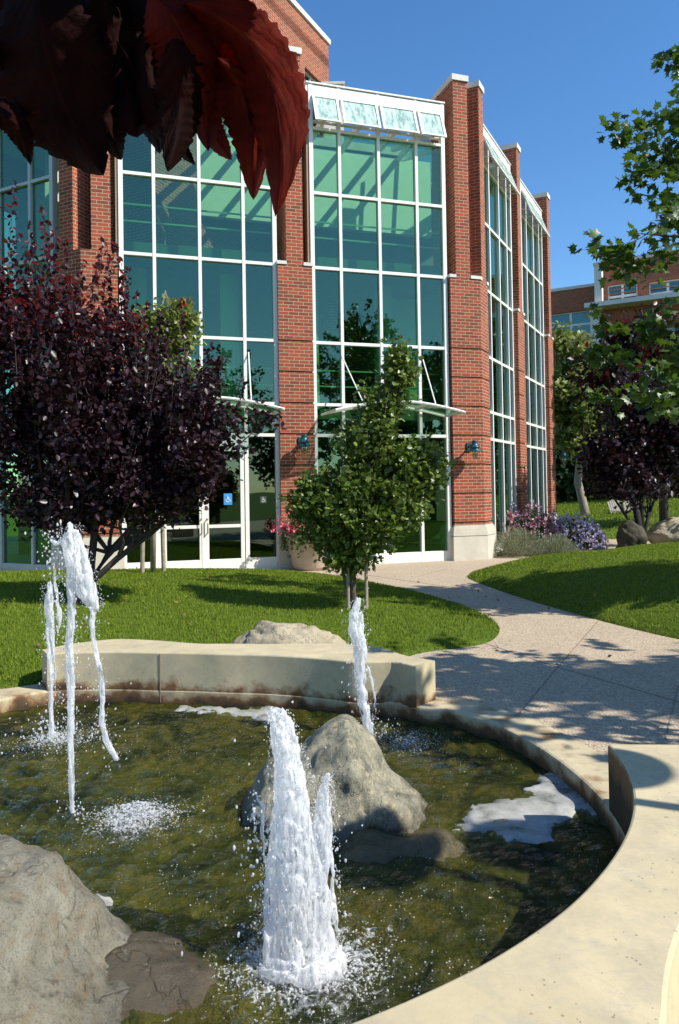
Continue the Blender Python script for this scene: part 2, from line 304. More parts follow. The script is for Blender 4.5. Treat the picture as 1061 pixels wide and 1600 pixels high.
# ------------------------------------------------------------------ mesh helpers
class MB:
    def __init__(s): s.v = []; s.f = []; s.uv = []; s.mi = []
    def face(s, idx, uvs=None, mi=0):
        s.f.append(tuple(idx)); s.uv.append(uvs if uvs else [(0, 0)] * len(idx)); s.mi.append(mi)
    def prism(s, poly, z0, z1, mi=0, top=True, bot=True):
        a = sum(poly[i][0] * poly[(i + 1) % len(poly)][1] - poly[(i + 1) % len(poly)][0] * poly[i][1] for i in range(len(poly)))
        if a < 0: poly = poly[::-1]
        n = len(poly); b = len(s.v)
        zz0 = z0 if hasattr(z0, '__len__') else [z0] * n; zz1 = z1 if hasattr(z1, '__len__') else [z1] * n
        for i, p in enumerate(poly): s.v.append((p[0], p[1], zz0[i]))
        for i, p in enumerate(poly): s.v.append((p[0], p[1], zz1[i]))
        u = 0
        for i in range(n):
            j = (i + 1) % n; L = math.hypot(poly[j][0] - poly[i][0], poly[j][1] - poly[i][1])
            s.face((b + i, b + j, b + n + j, b + n + i), [(u, zz0[i]), (u + L, zz0[j]), (u + L, zz1[j]), (u, zz1[i])], mi); u += L
        if top: s.face([b + n + i for i in range(n)], [(p[0], p[1]) for p in poly], mi)
        if bot: s.face([b + i for i in range(n)][::-1], [(p[0], p[1]) for p in poly][::-1], mi)
    def fbox(s, fr, s0, s1, n0, n1, z0, z1, mi=0):
        s.prism([fr(s0, n0), fr(s1, n0), fr(s1, n1), fr(s0, n1)], z0, z1, mi)
    def box(s, x0, x1, y0, y1, z0, z1, mi=0): s.prism([(x0, y0), (x1, y0), (x1, y1), (x0, y1)], z0, z1, mi)
    def bar(s, a, b, w, h=None, up=(0, 0, 1), mi=0):
        a = Vector(a); b = Vector(b); h = h or w; d = (b - a).normalized(); u = Vector(up)
        if abs(d.dot(u)) > .98: u = Vector((1, 0, 0))
        x = d.cross(u).normalized(); y = x.cross(d).normalized(); k = len(s.v)
        for p in (a, b):
            for sx, sy in ((-1, -1), (1, -1), (1, 1), (-1, 1)): s.v.append(tuple(p + x * sx * w / 2 + y * sy * h / 2))
        for q in ((0, 1, 5, 4), (1, 2, 6, 5), (2, 3, 7, 6), (3, 0, 4, 7), (3, 2, 1, 0), (4, 5, 6, 7)): s.face([k + i for i in q], mi=mi)
    def tube(s, pts, rad, seg=8, mi=0, cap=True):
        pts = [Vector(p) for p in pts]; n = len(pts)
        if not hasattr(rad, '__len__'): rad = [rad] * n
        k = len(s.v); ref = Vector((0.31, .22, .92)).normalized()
        for i, p in enumerate(pts):
            d = (pts[min(i + 1, n - 1)] - pts[max(i - 1, 0)])
            d = d.normalized() if d.length > 1e-9 else Vector((0, 0, 1))
            x = d.cross(ref if abs(d.dot(ref)) < .95 else Vector((1, 0, 0))).normalized(); y = d.cross(x)
            for j in range(seg):
                a = 2 * PI * j / seg; s.v.append(tuple(p + (x * math.cos(a) + y * math.sin(a)) * rad[i]))
        for i in range(n - 1):
            for j in range(seg):
                j2 = (j + 1) % seg; s.face((k + i * seg + j, k + i * seg + j2, k + (i + 1) * seg + j2, k + (i + 1) * seg + j), mi=mi)
        if cap: s.face([k + j for j in range(seg)][::-1], mi=mi); s.face([k + (n - 1) * seg + j for j in range(seg)], mi=mi)
    def lathe(s, c, prof, seg=24, mi=0):
        k = len(s.v)
        for r, z in prof:
            for j in range(seg):
                a = 2 * PI * j / seg; s.v.append((c[0] + r * math.cos(a), c[1] + r * math.sin(a), c[2] + z))
        for i in range(len(prof) - 1):
            for j in range(seg):
                j2 = (j + 1) % seg; s.face((k + i * seg + j, k + i * seg + j2, k + (i + 1) * seg + j2, k + (i + 1) * seg + j), mi=mi)
    def build(s, name, mat, parent=None, smooth=False, bevel=0):
        me = bpy.data.meshes.new(name); me.from_pydata(s.v, [], s.f)
        uvl = me.uv_layers.new(name='UVMap'); flat = [c for f in s.uv for p in f for c in p]
        uvl.data.foreach_set('uv', flat)
        for m in (mat if isinstance(mat, (list, tuple)) else [mat]): me.materials.append(m)
        if isinstance(mat, (list, tuple)): me.polygons.foreach_set('material_index', s.mi)
        if smooth: me.polygons.foreach_set('use_smooth', [True] * len(me.polygons))
        me.update(); o = bpy.data.objects.new(name, me); COL.objects.link(o)
        if parent: o.parent = parent; o.matrix_parent_inverse = Matrix.Translation(-parent.location) if parent.type == 'EMPTY' else Matrix()
        if bevel:
            bv = o.modifiers.new('b', 'BEVEL'); bv.width = bevel; bv.segments = 2; bv.limit_method = 'ANGLE'
        return o
def np_mesh(name, verts, faces, mat, parent=None, smooth=False, mi=None):
    """verts (N,3), faces (M,k)"""
    me = bpy.data.meshes.new(name); N = len(verts); Mf, k = faces.shape
    me.vertices.add(N); me.vertices.foreach_set('co', np.ascontiguousarray(verts, dtype=np.float32).ravel())
    me.loops.add(Mf * k); me.loops.foreach_set('vertex_index', faces.astype(np.int32).ravel())
    me.polygons.add(Mf); me.polygons.foreach_set('loop_start', np.arange(0, Mf * k, k, dtype=np.int32))
    for m in (mat if isinstance(mat, (list, tuple)) else [mat]): me.materials.append(m)
    if mi is not None: me.polygons.foreach_set('material_index', mi.astype(np.int32))
    if smooth: me.polygons.foreach_set('use_smooth', np.ones(Mf, dtype=bool))
    me.update(calc_edges=True); me.validate()
    o = bpy.data.objects.new(name, me); COL.objects.link(o)
    if parent: o.parent = parent; o.matrix_parent_inverse = Matrix.Translation(-parent.location) if parent.type == 'EMPTY' else Matrix()
    return o
def thing(name, label, cat, loc=(0, 0, 0), group=None):
    o = bpy.data.objects.new(name, None); COL.objects.link(o); o.location = loc; o.empty_display_size = .2
    return tag(o, label, cat, group)
def tag(o, label, cat, group=None, kind=None):
    o['label'] = label; o['category'] = cat
    if group: o['group'] = group
    if kind: o['kind'] = kind
    return o
def struct(o, label=None, cat=None):
    o['kind'] = 'structure'
    if label: o['label'] = label
    if cat: o['category'] = cat
    return o
def kid(o, label): o['label'] = label; return o

# ------------------------------------------------------------------ building frames
YAW = math.radians(72.13)
def Vv(a): return np.array([math.sin(a), math.cos(a)])
P0 = np.array(G(704, 875.6)[:2])
F, NF = Vv(YAW), Vv(YAW + PI / 2)
L, NL = Vv(YAW + PI / 4), Vv(YAW + 3 * PI / 4)
R0, NR0 = Vv(YAW - PI / 4), Vv(YAW + PI / 4)
RA = YAW - PI / 4 - .0045; R, NR = Vv(RA), Vv(RA + PI / 2)
CC = P0 + .805 * F + .12 * NF
a0, n0_ = float((CC - P0) @ R0), float((CC - P0) @ NR0)
def fr(s, n): return tuple(P0 + F * s + NF * n)
def rr(a, n): return tuple(CC + R * (a - a0) + NR * (n - n0_))
def ll(a, n): return tuple(P0 + L * a + NL * n)
bld = thing('glazed_brick_building', 'red brick building with tall green glass window bays between white-capped brick fins', 'building', (*fr(-3.5, 0), 0))
def brick_frustum(m, poly, z0, z1): m.prism(poly, z0, z1)
BANDS = [.83 + .6525 * i for i in range(9)]
def pier(polys_low, poly_base, fins, zl=6.36, hgt=10.75, label=None):
    """brick pier; polys_low(offset)->polygon ; fins: list of polygons"""
    m = MB(); zs = [.78] + [z for z in [.849 + .647 * i for i in range(7)]] + [zl - .06]
    # rusticated bands: each block separated by a shallow recessed joint
    for i in range(len(zs) - 1):
        lo = zs[i] + (.012 if i else 0); hi = zs[i + 1] - .02
        m.prism(polys_low(0), lo, hi)
        if i < len(zs) - 2: m.prism(polys_low(-.05), hi, hi + .032)
    m.prism(polys_low(0), zs[-1] - .02, zs[-1], bot=False)
    for f_ in fins: m.prism(f_[0], zs[-1], hgt)
    o = m.build('pier', B, bld)
    if label: kid(o, label)
    s = MB(); pb = poly_base
    for z0, z1, off in ((0, .53, .075), (.545, .64, .07), (.64, .70, .06), (.70, .745, .04), (.745, .775, .015)):
        s.prism(pb(off), z0, z1)
    s.prism(pb(.04), .53, .545)
    s.build('base_stone', STONE, o)
    c = MB()
    for f_ in fins: c.prism(f_[1], hgt, hgt + .13)
    c.build('cap_stone', CAP, o)
    for q in LEDGE: l_ = MB(); l_.prism(q, zs[-1], zs[-1] + .07); l_.build('ledge_stone', CAP, o)
    return o
def rect(fn, s0, s1, n0, n1): return [fn(s0, n0), fn(s1, n0), fn(s1, n1), fn(s0, n1)]
FH = .12
def straight_pier(fn, c, hf, w=.74, fw=.36, fd=1.15, label=None):
    global LEDGE
    h = w / 2
    low = lambda e: rect(fn, c - h - e * .9, c + h + e * .9, -.5, hf + e)
    base = lambda e: rect(fn, c - h - e, c + h + e, -.5, hf + e)
    fin = [(rect(fn, c - fw / 2, c + fw / 2, -fd + hf, hf + .002), rect(fn, c - fw / 2 - .03, c + fw / 2 + .03, -fd + hf - .03, hf + .035))]
    LEDGE = [rect(fn, c - h - .02, c - fw / 2 - .001, -.2, hf + .02), rect(fn, c + fw / 2 + .001, c + h + .02, -.2, hf + .02)]
    return pier(low, base, fin, label=label)
straight_pier(fr, -3.5, FH)
straight_pier(rr, 4.33, n0_)
straight_pier(rr, 8.23, n0_)
# corner pier right (front face along F, second face along R)
def isect(fnA, nA, fnB, nB):
    a1 = np.array(fnA(0, nA)); a2 = np.array(fnA(1, nA)); b1 = np.array(fnB(0, nB)); b2 = np.array(fnB(1, nB))
    d1 = a2 - a1; d2 = b2 - b1; t = ((b1 - a1)[0] * d2[1] - (b1 - a1)[1] * d2[0]) / (d1[0] * d2[1] - d1[1] * d2[0])
    return tuple(a1 + d1 * t)
def corner_low(e): return [fr(.06 - e * .9, -.5), fr(.06 - e * .9, FH + e), isect(fr, FH + e, rr, n0_ + e), rr(1.10 + e * .9, n0_ + e), rr(1.10 + e * .9, n0_ - .7)]
LEDGE = [[fr(.04, -.2), fr(.04, FH + .02), fr(.205, FH + .02), fr(.205, -.2)], [fr(.565, -.2), fr(.565, FH + .02), isect(fr, FH + .02, rr, n0_ + .02), rr(.60, n0_ + .02), rr(.60, -.1)],
         [rr(.97, n0_ + .02), rr(1.12, n0_ + .02), rr(1.12, n0_ - .3), rr(.97, n0_ - .3)]]
pier(corner_low, corner_low, [(rect(fr, .21, .56, -1.05, FH + .002), rect(fr, .18, .59, -1.08, FH + .035)),
                              (rect(rr, .61, .965, n0_ - 1.0, n0_ + .002), rect(rr, .58, .995, n0_ - .99, n0_ + .035))], label='corner pier with two fins')
# corner pier left
NLG = 5.43; nlf = NLG + .12
lc = isect(fr, FH, ll, nlf); aL = float((np.array(lc) - P0) @ L)
def cornerL_low(e): return [ll(aL - .72 - e * .9, nlf - .6), ll(aL - .72 - e * .9, nlf + e), isect(fr, FH + e, ll, nlf + e), fr(-7.05 + e * .9, FH + e), fr(-7.05 + e * .9, -.6)]
cs = float((np.array(lc) - P0) @ F)
LEDGE = []
pier(cornerL_low, cornerL_low, [(rect(fr, cs + .20, cs + .56, -1.05, FH + .002), rect(fr, cs + .17, cs + .59, -1.08, FH + .035)),
                                (rect(ll, aL - .55, aL - .19, nlf - 1.0, nlf + .002), rect(ll, aL - .58, aL - .16, nlf - 1.03, nlf + .035))])

HZ = [2.76, 3.41, 4.72, 6.31, 7.90]
def bay(fn, xs, n, glass, frame_mat, doors=False, base=.22, label=None, side=True, awn=True):
    """window bay: xs mullion positions; n glass plane"""
    m = MB(); w2 = .033
    for i, x in enumerate(xs):
        e = .012 if i in (0, len(xs) - 1) else 0
        m.fbox(fn, x - w2 - e, x + w2 + e, n - .09, n + .045, 0, 10.22)
    for z in HZ:
        for i in range(len(xs) - 1): m.fbox(fn, xs[i] + w2 + (.012 if i == 0 else 0), xs[i + 1] - w2 - (.012 if i == len(xs) - 2 else 0), n - .085, n + .038, z - .033, z + .033)
    for i in range(len(xs) - 1):
        A, Bx = xs[i] + w2 + (.012 if i == 0 else 0), xs[i + 1] - w2 - (.012 if i == len(xs) - 2 else 0)
        m.fbox(fn, A, Bx, n - .085, n + .038, 9.25, 9.31); m.fbox(fn, A, Bx, n - .07, n + .02, 9.43, 9.455)
        m.fbox(fn, A, Bx, n - .085, n + .040, 9.99, 10.20)
        if not (doors and i in doors): m.fbox(fn, A, Bx, n - .085, n + .038, 0.0, base)
    m.fbox(fn, xs[0] - .10, xs[-1] + .06, n - .12, n + .065, 10.2201, 10.255)
    o = m.build('window_frame', frame_mat, bld, bevel=.004)
    if label: kid(o, label)
    g = MB()
    zz = [base] + HZ + [9.28]
    for i in range(len(xs) - 1):
        for j in range(len(zz) - 1):
            z0 = zz[j] + (.033 if j else 0); z1 = zz[j + 1] - .033
            if doors and i in doors and j == 0: continue
            e1, e2 = rng.uniform(-.005, .005, 2); sa, sb = xs[i] + w2, xs[i + 1] - w2
            g.prism([fn(sa, n - .03 + e1), fn(sb, n - .03 + e2), fn(sb, n - .018 + e2), fn(sa, n - .018 + e1)], z0, z1)
    g.build('glazing', glass, o)
    if side:
        p = MB(); p.fbox(fn, xs[0] - .10, xs[0] - .0451, n - .75, n + .02, 6.42, 10.0); p.build('side_panel', TAN, o)
        q = MB(); q.fbox(fn, xs[0] - .101, xs[0] - .0452, n - .75, n + .03, 10.001, 10.22); q.build('fascia_end', WHITE, o)
    if awn:
        for i in range(len(xs) - 1):
            A, Bx = xs[i] + .055, xs[i + 1] - .055
            top = (n + .06, 9.975); bot = (n + .30, 9.33)
            af = MB()
            def pt(s_, t): q = fn(s_, top[0] + (bot[0] - top[0]) * t); return (q[0], q[1], top[1] + (bot[1] - top[1]) * t)
            af.bar(pt(A, 0), pt(A, 1), .05, .035); af.bar(pt(Bx, 0), pt(Bx, 1), .05, .035)
            af.bar(pt(A + .025, .045), pt(Bx - .025, .045), .05, .035); af.bar(pt(A + .025, .955), pt(Bx - .025, .955), .05, .034)
            # stay arms back to the frame
            for s_ in (A + .03, Bx - .03):
                q = fn(s_, n + .02); af.bar((q[0], q[1], 9.44), pt(s_, .93), .015)
            ao = af.build('awning_window', WHITE, o)
            ag = MB(); k = 0
            A2, B2 = A + .025, Bx - .025
            ag.v += [pt(A2, .07), pt(B2, .07), pt(B2, .93), pt(A2, .93)]; ag.face((0, 1, 2, 3))
            blind = [(p[0] , p[1], p[2]) for p in ag.v]
            ag.build('pane', AWNG, ao)
    return o
def m_awn():
    M = Mat('awning_pane'); v = M.coords('Object', (6, 6, .5)); s = M.noise(v, 2.4, 3, .6)
    c = M.ramp(s, [(.35, (.20, .32, .28)), (.5, (.40, .54, .47)), (.68, (.60, .71, .64))])
    return M.set(c, .12, spec=.8)
AWNG = m_awn()
xsF1 = [-3.09, -2.46, -1.565, -.673, -.02]; xsF0 = [x - 3.888 for x in xsF1]
bay(fr, xsF1, 0, GLASS, WHITE, label='window bay behind the small green tree')
bay(fr, xsF0, 0, GLASS, WHITE, doors=(0, 1, 2, 3), label='window bay above the entrance doors')
bay(rr, [1.2, 1.83, 2.72, 3.47, 3.93], n0_ - .17, GLASS, WHITE)
bay(rr, [5.1, 5.73, 6.60, 7.37, 7.83], n0_ - .17, GLASS, WHITE)
ar = -6.22
bay(ll, [ar - 3.06, ar - 2.43, ar - 1.55, ar - .63, ar - .02], NLG, GLASS, GREY, side=False)  # white frame greyed: its shade is put into the paint colour
# ---- doors in left bay
def door_leaf(s0, s1, hx, label=None):
    m = MB(); st = .085
    m.fbox(fr, s0, s0 + st, -.06, .035, .02, 2.52); m.fbox(fr, s1 - st, s1, -.06, .035, .02, 2.52)
    m.fbox(fr, s0 + st, s1 - st, -.06, .032, .02, .25); m.fbox(fr, s0 + st, s1 - st, -.06, .032, .88, .945); m.fbox(fr, s0 + st, s1 - st, -.06, .032, 2.43, 2.52)
    o = m.build('door', WHITE, bld, bevel=.004)
    g = MB(); g.fbox(fr, s0 + st, s1 - st, -.02, -.008, .25, .88); g.fbox(fr, s0 + st, s1 - st, -.02, -.008, .945, 2.43); g.build('pane', GLASSD, o)
    h = MB(); p = [(hx, .035, 1.07), (hx, .10, 1.07), (hx, .10, .78), (hx, .035, .78)]
    h.tube([(*fr(a, b), c) for a, b, c in p], .013, 8); h.build('handle', BRASS, o, smooth=True)
    return o
sD = -5.435
d1 = door_leaf(-6.26, sD - .01, sD - .06); d2 = door_leaf(sD + .01, -4.61, sD + .06)
m = MB(); m.fbox(fr, -6.41, -6.27, -.08, .06, 0, 2.72); m.fbox(fr, -4.60, -4.52, -.08, .05, 0, 2.72)
m.fbox(fr, -6.269, -4.601, -.08, .045, 2.53, 2.72); m.build('door_frame', WHITE, bld)
for s0, s1 in ((-4.52, xsF0[4] - .045), (xsF0[0] + .045, -6.411)):
    m = MB(); m.fbox(fr, s0, s1, -.07, .03, 0, .25); m.build('kick_panel', WHITE, bld)
    m = MB(); m.fbox(fr, s0, s1, -.03, -.018, .25, 2.726); m.build('sidelight', GLASSD, bld)
# decals: blue accessible entrance sticker and a white one
def decal(s0, z0, w_, h_, colbg, colfg, par, name):
    m = MB(); m.fbox(fr, s0, s0 + w_, -.0079, -.006, z0, z0 + h_); o = m.build(name, m_plain('sticker', colbg, .5, var=.02), par)
    f_ = MB(); c = s0 + w_ / 2; k = w_ / .14
    P = lambda a, b: (*fr(c + a * k, -.004), z0 + h_ / 2 + b * k)
    f_.tube([P(-.01, .055), P(-.01, .043)], .011 * k, 8); f_.tube([P(-.01, .035), P(-.007, .0), P(.025, -.003), P(.04, -.038)], .006 * k, 6)
    f_.tube([P(-.008, .02), P(.022, .018)], .005 * k, 6)
    f_.tube([P(.028 * math.cos(a) - .006, -.022 + .028 * math.sin(a)) for a in np.linspace(2.0, 6.1, 14)], .005 * k, 6)
    f_.build('wheelchair_symbol', m_plain('sticker_mark', colfg, .5, var=.02), o)
decal(-5.03, 1.34, .17, .23, (.05, .28, .62), (.85, .9, .95), bld, 'blue_sticker')
decal(-4.28, 1.36, .13, .14, (.05, .07, .06), (.75, .8, .78), bld, 'small_sticker')
# ---- entrance canopies (arched glass on rods)
def canopy(c, hw=1.42):
    m = MB(); N = 16
    arc = lambda t: 3.27 + .20 * math.cos(t * PI / 2) - .08
    for n_ in (.10, 1.05):
        m.tube([(*fr(c + hw * t, n_), arc(t)) for t in np.linspace(-1, 1, N)], .028 if n_ > .5 else .02, 6)
    for t in (-1, -.5, 0, .5, 1): m.bar((*fr(c + hw * t, .1), arc(t)), (*fr(c + hw * t, 1.05), arc(t)), .035, .04)
    o = m.build('canopy_frame', WHITE, bld)
    g = MB(); ts = np.linspace(-1, 1, N); b = 0
    for t in ts:
        g.v.append((*fr(c + hw * t, .1), arc(t) + .03)); g.v.append((*fr(c + hw * t, 1.05), arc(t) + .03))
    for i in range(N - 1): g.face((2 * i, 2 * i + 1, 2 * i + 3, 2 * i + 2))
    go = g.build('canopy_glass', CANG, o); so = go.modifiers.new('s', 'SOLIDIFY'); so.thickness = .012
    for sg in (-1, 1):
        h = MB(); h.tube([(*fr(c + sg * .94, .04), 4.45), (*fr(c + sg * .80, .95), 3.36)], .014, 6); h.build('canopy_rod', WHITE, o)
canopy(-1.54); canopy(-5.43)
# ---- interior seen through the glass
m = MB()
m.prism([fr(-8.5, -2.6), fr(0.9, -2.6), fr(.9, -2.75), fr(-8.5, -2.75)], 8.15, 10.1)
m.build('bulkhead', INT, bld)
m = MB()
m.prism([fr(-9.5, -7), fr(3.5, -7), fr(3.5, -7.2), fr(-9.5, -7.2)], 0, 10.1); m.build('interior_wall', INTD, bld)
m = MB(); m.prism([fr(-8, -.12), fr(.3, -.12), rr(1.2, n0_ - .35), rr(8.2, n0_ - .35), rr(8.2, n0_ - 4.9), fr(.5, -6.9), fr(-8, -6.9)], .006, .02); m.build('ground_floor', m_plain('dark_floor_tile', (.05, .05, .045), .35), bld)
m = MB()
for z0, z1 in ((3.15, 3.38), (6.45, 6.7)):
    m.prism([fr(-8, -.45), fr(.3, -.45), fr(.8, -6.9), fr(-8, -6.9)], z0, z1)
m.build('floor_slab', SLAB, bld)
for s_ in (-2.75, -.9, -4.6, -6.6):
    m = MB(); m.lathe((*fr(s_, -1.5), 0), [(.21, 3.38), (.21, 6.44)], 20); m.build('column', INT, bld, smooth=True)
m = MB()
for z_, nn in ((4.25, -.7), (7.55, -.7), (3.9, -.7), (7.2, -.7)): m.bar((*fr(-8, nn), z_), (*fr(.2, nn), z_), .03)
m.build('interior_railing', WHITE, bld)
# bits of lit interior furniture: brick wall piece and pale wall seen in right bay
m = MB(); m.fbox(fr, -1.75, -.95, -3.4, -3.2, 3.381, 6.44); m.build('interior_brick_wall', B, bld)
m = MB(); m.fbox(fr, -.75, .35, -2.6, -2.4, 3.381, 6.44); m.build('interior_partition', INT, bld)
# roof: glass skylight strip with rafters along each bay then solid roof
m = MB()
for x in xsF0 + xsF1: m.fbox(fr, x - .04, x + .04, -2.55, -.095, 10.0, 10.14)
for x in (1.2, 1.83, 2.72, 3.47, 3.93, 5.1, 5.73, 6.6, 7.37, 7.83): m.fbox(rr, x - .04, x + .04, n0_ - 2.4, n0_ - .27, 10.0, 10.14)
m.build('skylight_rafter', WHITE, bld)
m = MB(); m.prism([fr(-7.4, -2.55), fr(.3, -2.55), fr(-1.0, -10), fr(-7.4, -10)], 10.15, 10.35)
m.prism([rr(2.0, n0_ - 2.4), rr(8.6, n0_ - 2.4), rr(8.6, n0_ - 8), rr(3, n0_ - 8)], 10.16, 10.34)
m.prism([ll(aL - 5, NLG - .3), ll(aL - .9, NLG - .3), ll(aL - .9, NLG - 5), ll(aL - 5, NLG - 5)], 10.155, 10.345)
m.build('roof', m_plain('roof_membrane', (.4, .4, .38), .8), bld)
# end wall beyond last pier (far side) and inner partition behind right bays
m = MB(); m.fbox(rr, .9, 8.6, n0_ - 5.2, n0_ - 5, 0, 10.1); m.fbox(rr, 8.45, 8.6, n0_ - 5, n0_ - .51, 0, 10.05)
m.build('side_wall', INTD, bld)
m = MB(); m.fbox(ll, aL - 6, aL - .6, NLG - 4.2, NLG - 4, 0, 10.1); m.build('interior_wall', m_plain('interior_olive_wall', (.25, .24, .10), .8), bld)
m = MB(); m.fbox(rr, 1.3, 8.4, n0_ - 4.9, n0_ - .35, 3.15, 3.38); m.fbox(rr, 1.3, 8.4, n0_ - 4.9, n0_ - .35, 6.45, 6.68); m.build('floor_slab', SLAB, bld)

# ---- wall lamps
def wall_lamp(px_s, fn, n, z, label, first=None):
    if first is None:
        t = thing('wall_lamp', label, 'wall lamp', (0, 0, 0), 'teal barn lamps on the brick piers')
        m = MB(); m.tube([(0, 0, 0), (0, -.02, 0)], .065, 14); m.tube([(0, -.02, 0), (0, -.12, .02), (0, -.22, .06), (0, -.29, .07)], .022, 8)
        m.box(-.05, .05, -.03, 0, -.1, .09); m.build('bracket', TEAL, t, smooth=False)
        m = MB(); m.lathe((0, -.30, 0), [(.0, .125), (.062, .12), (.068, .105), (.062, .095), (.075, .0), (.115, -.01), (.12, -.035), (.10, -.05), (.10, -.075), (.165, -.105), (.168, -.115), (.085, -.105)], 26)
        m.build('lamp_shade', TEAL, t, smooth=True)
        m = MB(); m.lathe((0, -.30, 0), [(.062, -.11), (.066, -.17), (.055, -.23), (.03, -.265), (0, -.275)], 20); g = m.build('lamp_glass', LGLASS, t, smooth=True)
        m = MB()
        for a in range(4):
            aa = a * PI / 4
            m.tube([(.075 * math.cos(aa) * math.sin(u), -.30 + .075 * math.sin(aa) * math.sin(u), -.11 - .185 * (-math.cos(u)) ) for u in np.linspace(-PI / 2, PI / 2, 11)], .004, 5)
        m.tube([(.078 * math.cos(a), -.3 + .078 * math.sin(a), -.175) for a in np.linspace(0, 2 * PI, 20)], .004, 5)
        m.build('wire_guard', TEAL, t)
    else:
        t = first.copy(); COL.objects.link(t); t['label'] = label
        for ch in first.children:
            c = ch.copy(); COL.objects.link(c); c.parent = t
    p = fn(px_s, n); t.location = (p[0], p[1], z)
    nn = NF if fn is fr else (NR if fn is rr else NL)
    t.rotation_euler = (0, 0, math.atan2(nn[0], -nn[1]))
    return t
lamp = wall_lamp(-3.44, fr, FH + .003, 2.62, 'teal metal wall lamp on the brick pier above the flower planter')
wall_lamp(.43, fr, FH + .003, 2.52, 'teal metal wall lamp on the brick corner pier right of the green tree', lamp)
wall_lamp(8.35, rr, n0_ + .003, 2.6, 'small teal wall lamp on the farthest brick pier beside the dark trees', lamp)

# ---- upper block behind (set-back storeys)
ub = thing('upper_brick_block', 'taller brick block with flush teal windows rising behind the glass bays', 'building', D(513, 400, 24)[:2] + (0,))
cu = np.array(D(513, 62, 24)); UR = Vv(RA + .0); UN = Vv(RA + PI / 2)
def uu(a, n): return tuple(cu[:2] + UR * a + UN * n)
ZT = cu[2]
def zat(px, py, n=0.0):
    d = ray(px, py); q = d[:2]; nn = UN; t = (nn @ (cu[:2] + UN * n)) / (nn @ q); p = q * t
    return float((p - cu[:2]) @ UR), float(EYE + d[2] * t)
m = MB()
wins = [((385, 10), (398, 40)), ((424, 62), (440, 84)), ((472, 106), (493, 131))]
W = []
for (ax, ay), (bx, by) in wins:
    s_a, z_a = zat(ax, ay, -.15); s_b, z_b = zat(bx, by, -.15); W.append((s_a, s_b, (z_a + z_b) / 2))
zh = sum(x[2] for x in W) / 3
# wall with openings : head height zh, sill zh-1.6
segs = [(-14.0, -11.6), (-11.6, -9.9)]
edges = [-14]
wx = [(W[2][0] - .1, W[2][1] + .15), (W[1][0] - .9, W[1][1] + .1), (W[0][0] - 2.4, W[0][1] + .2)]
cur = 0.0; sill = zh - 1.7
spans = sorted(wx)
x = -8.5
for a, b in spans:
    m.fbox(uu, x, a, -1.2, 0, sill - 6, zh); x = b
m.fbox(uu, x, 0, -1.2, 0, sill - 6, zh)
for a, b in spans: m.fbox(uu, a, b, -1.2, 0, sill - 6, sill)
zc = zh + .95
m.fbox(uu, -8.5, 0, -1.2, .0, zh, zc)
m.fbox(uu, -8.5, 0, -1.2, -.05, zc, zc + .08)
m.fbox(uu, -8.5, 0, -1.2, .0, zc + .08, ZT - .95)
m.fbox(uu, -8.5, 0, -1.2, -.04, ZT - .95, ZT - .90); m.fbox(uu, -8.5, 0, -1.2, 0, ZT - .90, ZT - .16)
m.fbox(uu, -8.5, 0, -9, -1.2, 10.5, ZT - .3)
m.build('wall', BS, ub)
m = MB(); m.fbox(uu, -8.5, .05, -1.25, .06, ZT - .16, ZT); m.build('coping', CAP, ub)
for a, b in spans:
    m = MB(); m.fbox(uu, a, b, -.2, -.12, zh - .06, zh); m.fbox(uu, a, b, -.2, -.12, sill, sill + .06)
    for t in ((a + .03), (a + b) / 2, b - .03): m.fbox(uu, t - .03, t + .03, -.2, -.12, sill + .06, zh - .06)
    o = m.build('window', GREY, ub); g = MB(); g.fbox(uu, a + .05, b - .05, -.17, -.16, sill + .06, zh - .06); g.build('pane', GLASSB, o)
# small rooftop vent box
vb = D(530, 140, 22)
m = MB(); m.box(vb[0] - .45, vb[0] + .12, vb[1], vb[1] + 1.2, vb[2] - 1.8, vb[2] + .15); m.box(vb[0] - .5, vb[0] + .17, vb[1] - .05, vb[1] + 1.25, vb[2] + .15, vb[2] + .22)
tag(m.build('rooftop_vent_box', m_plain('pale_metal', (.62, .60, .54), .5)), 'pale rooftop metal box behind the glass bay roofline', 'roof unit')

# ------------------------------------------------------------------ far building (right background)
fb = thing('distant_brick_building', 'distant brick building with white pillars and wide windows behind the right trees', 'building', D(930, 760, 46)[:2] + (0,))
q0 = np.array(D(930, 445, 46)[:2]); FA = YAW + PI / 4 + .02; FD, FN = Vv(FA), Vv(FA + PI / 2)
def bb(a, n): return tuple(q0 + FD * a + FN * n)
def bpx(px, py, n=0.0):
    d = ray(px, py); t = (FN @ (q0 + FN * n)) / (FN @ d[:2]); p = d[:2] * t
    return float((p - q0) @ FD), float(EYE + d[2] * t)
def fwall(x0, x1, z1, n1, holes):
    """brick wall with rectangular holes, facing camera"""
    m = MB(); hs = sorted(holes); x = x0
    xs_ = sorted({x0, x1, *[h[0] for h in hs], *[h[1] for h in hs]})
    for a, b in zip(xs_[:-1], xs_[1:]):
        mid = (a + b) / 2; cuts = sorted((h[2], h[3]) for h in hs if h[0] < mid < h[1]); z = 0
        for c0, c1 in cuts: m.fbox(bb, a, b, n1 - .5, n1, z, c0); z = c1
        m.fbox(bb, a, b, n1 - .5, n1, z, z1)
    return m
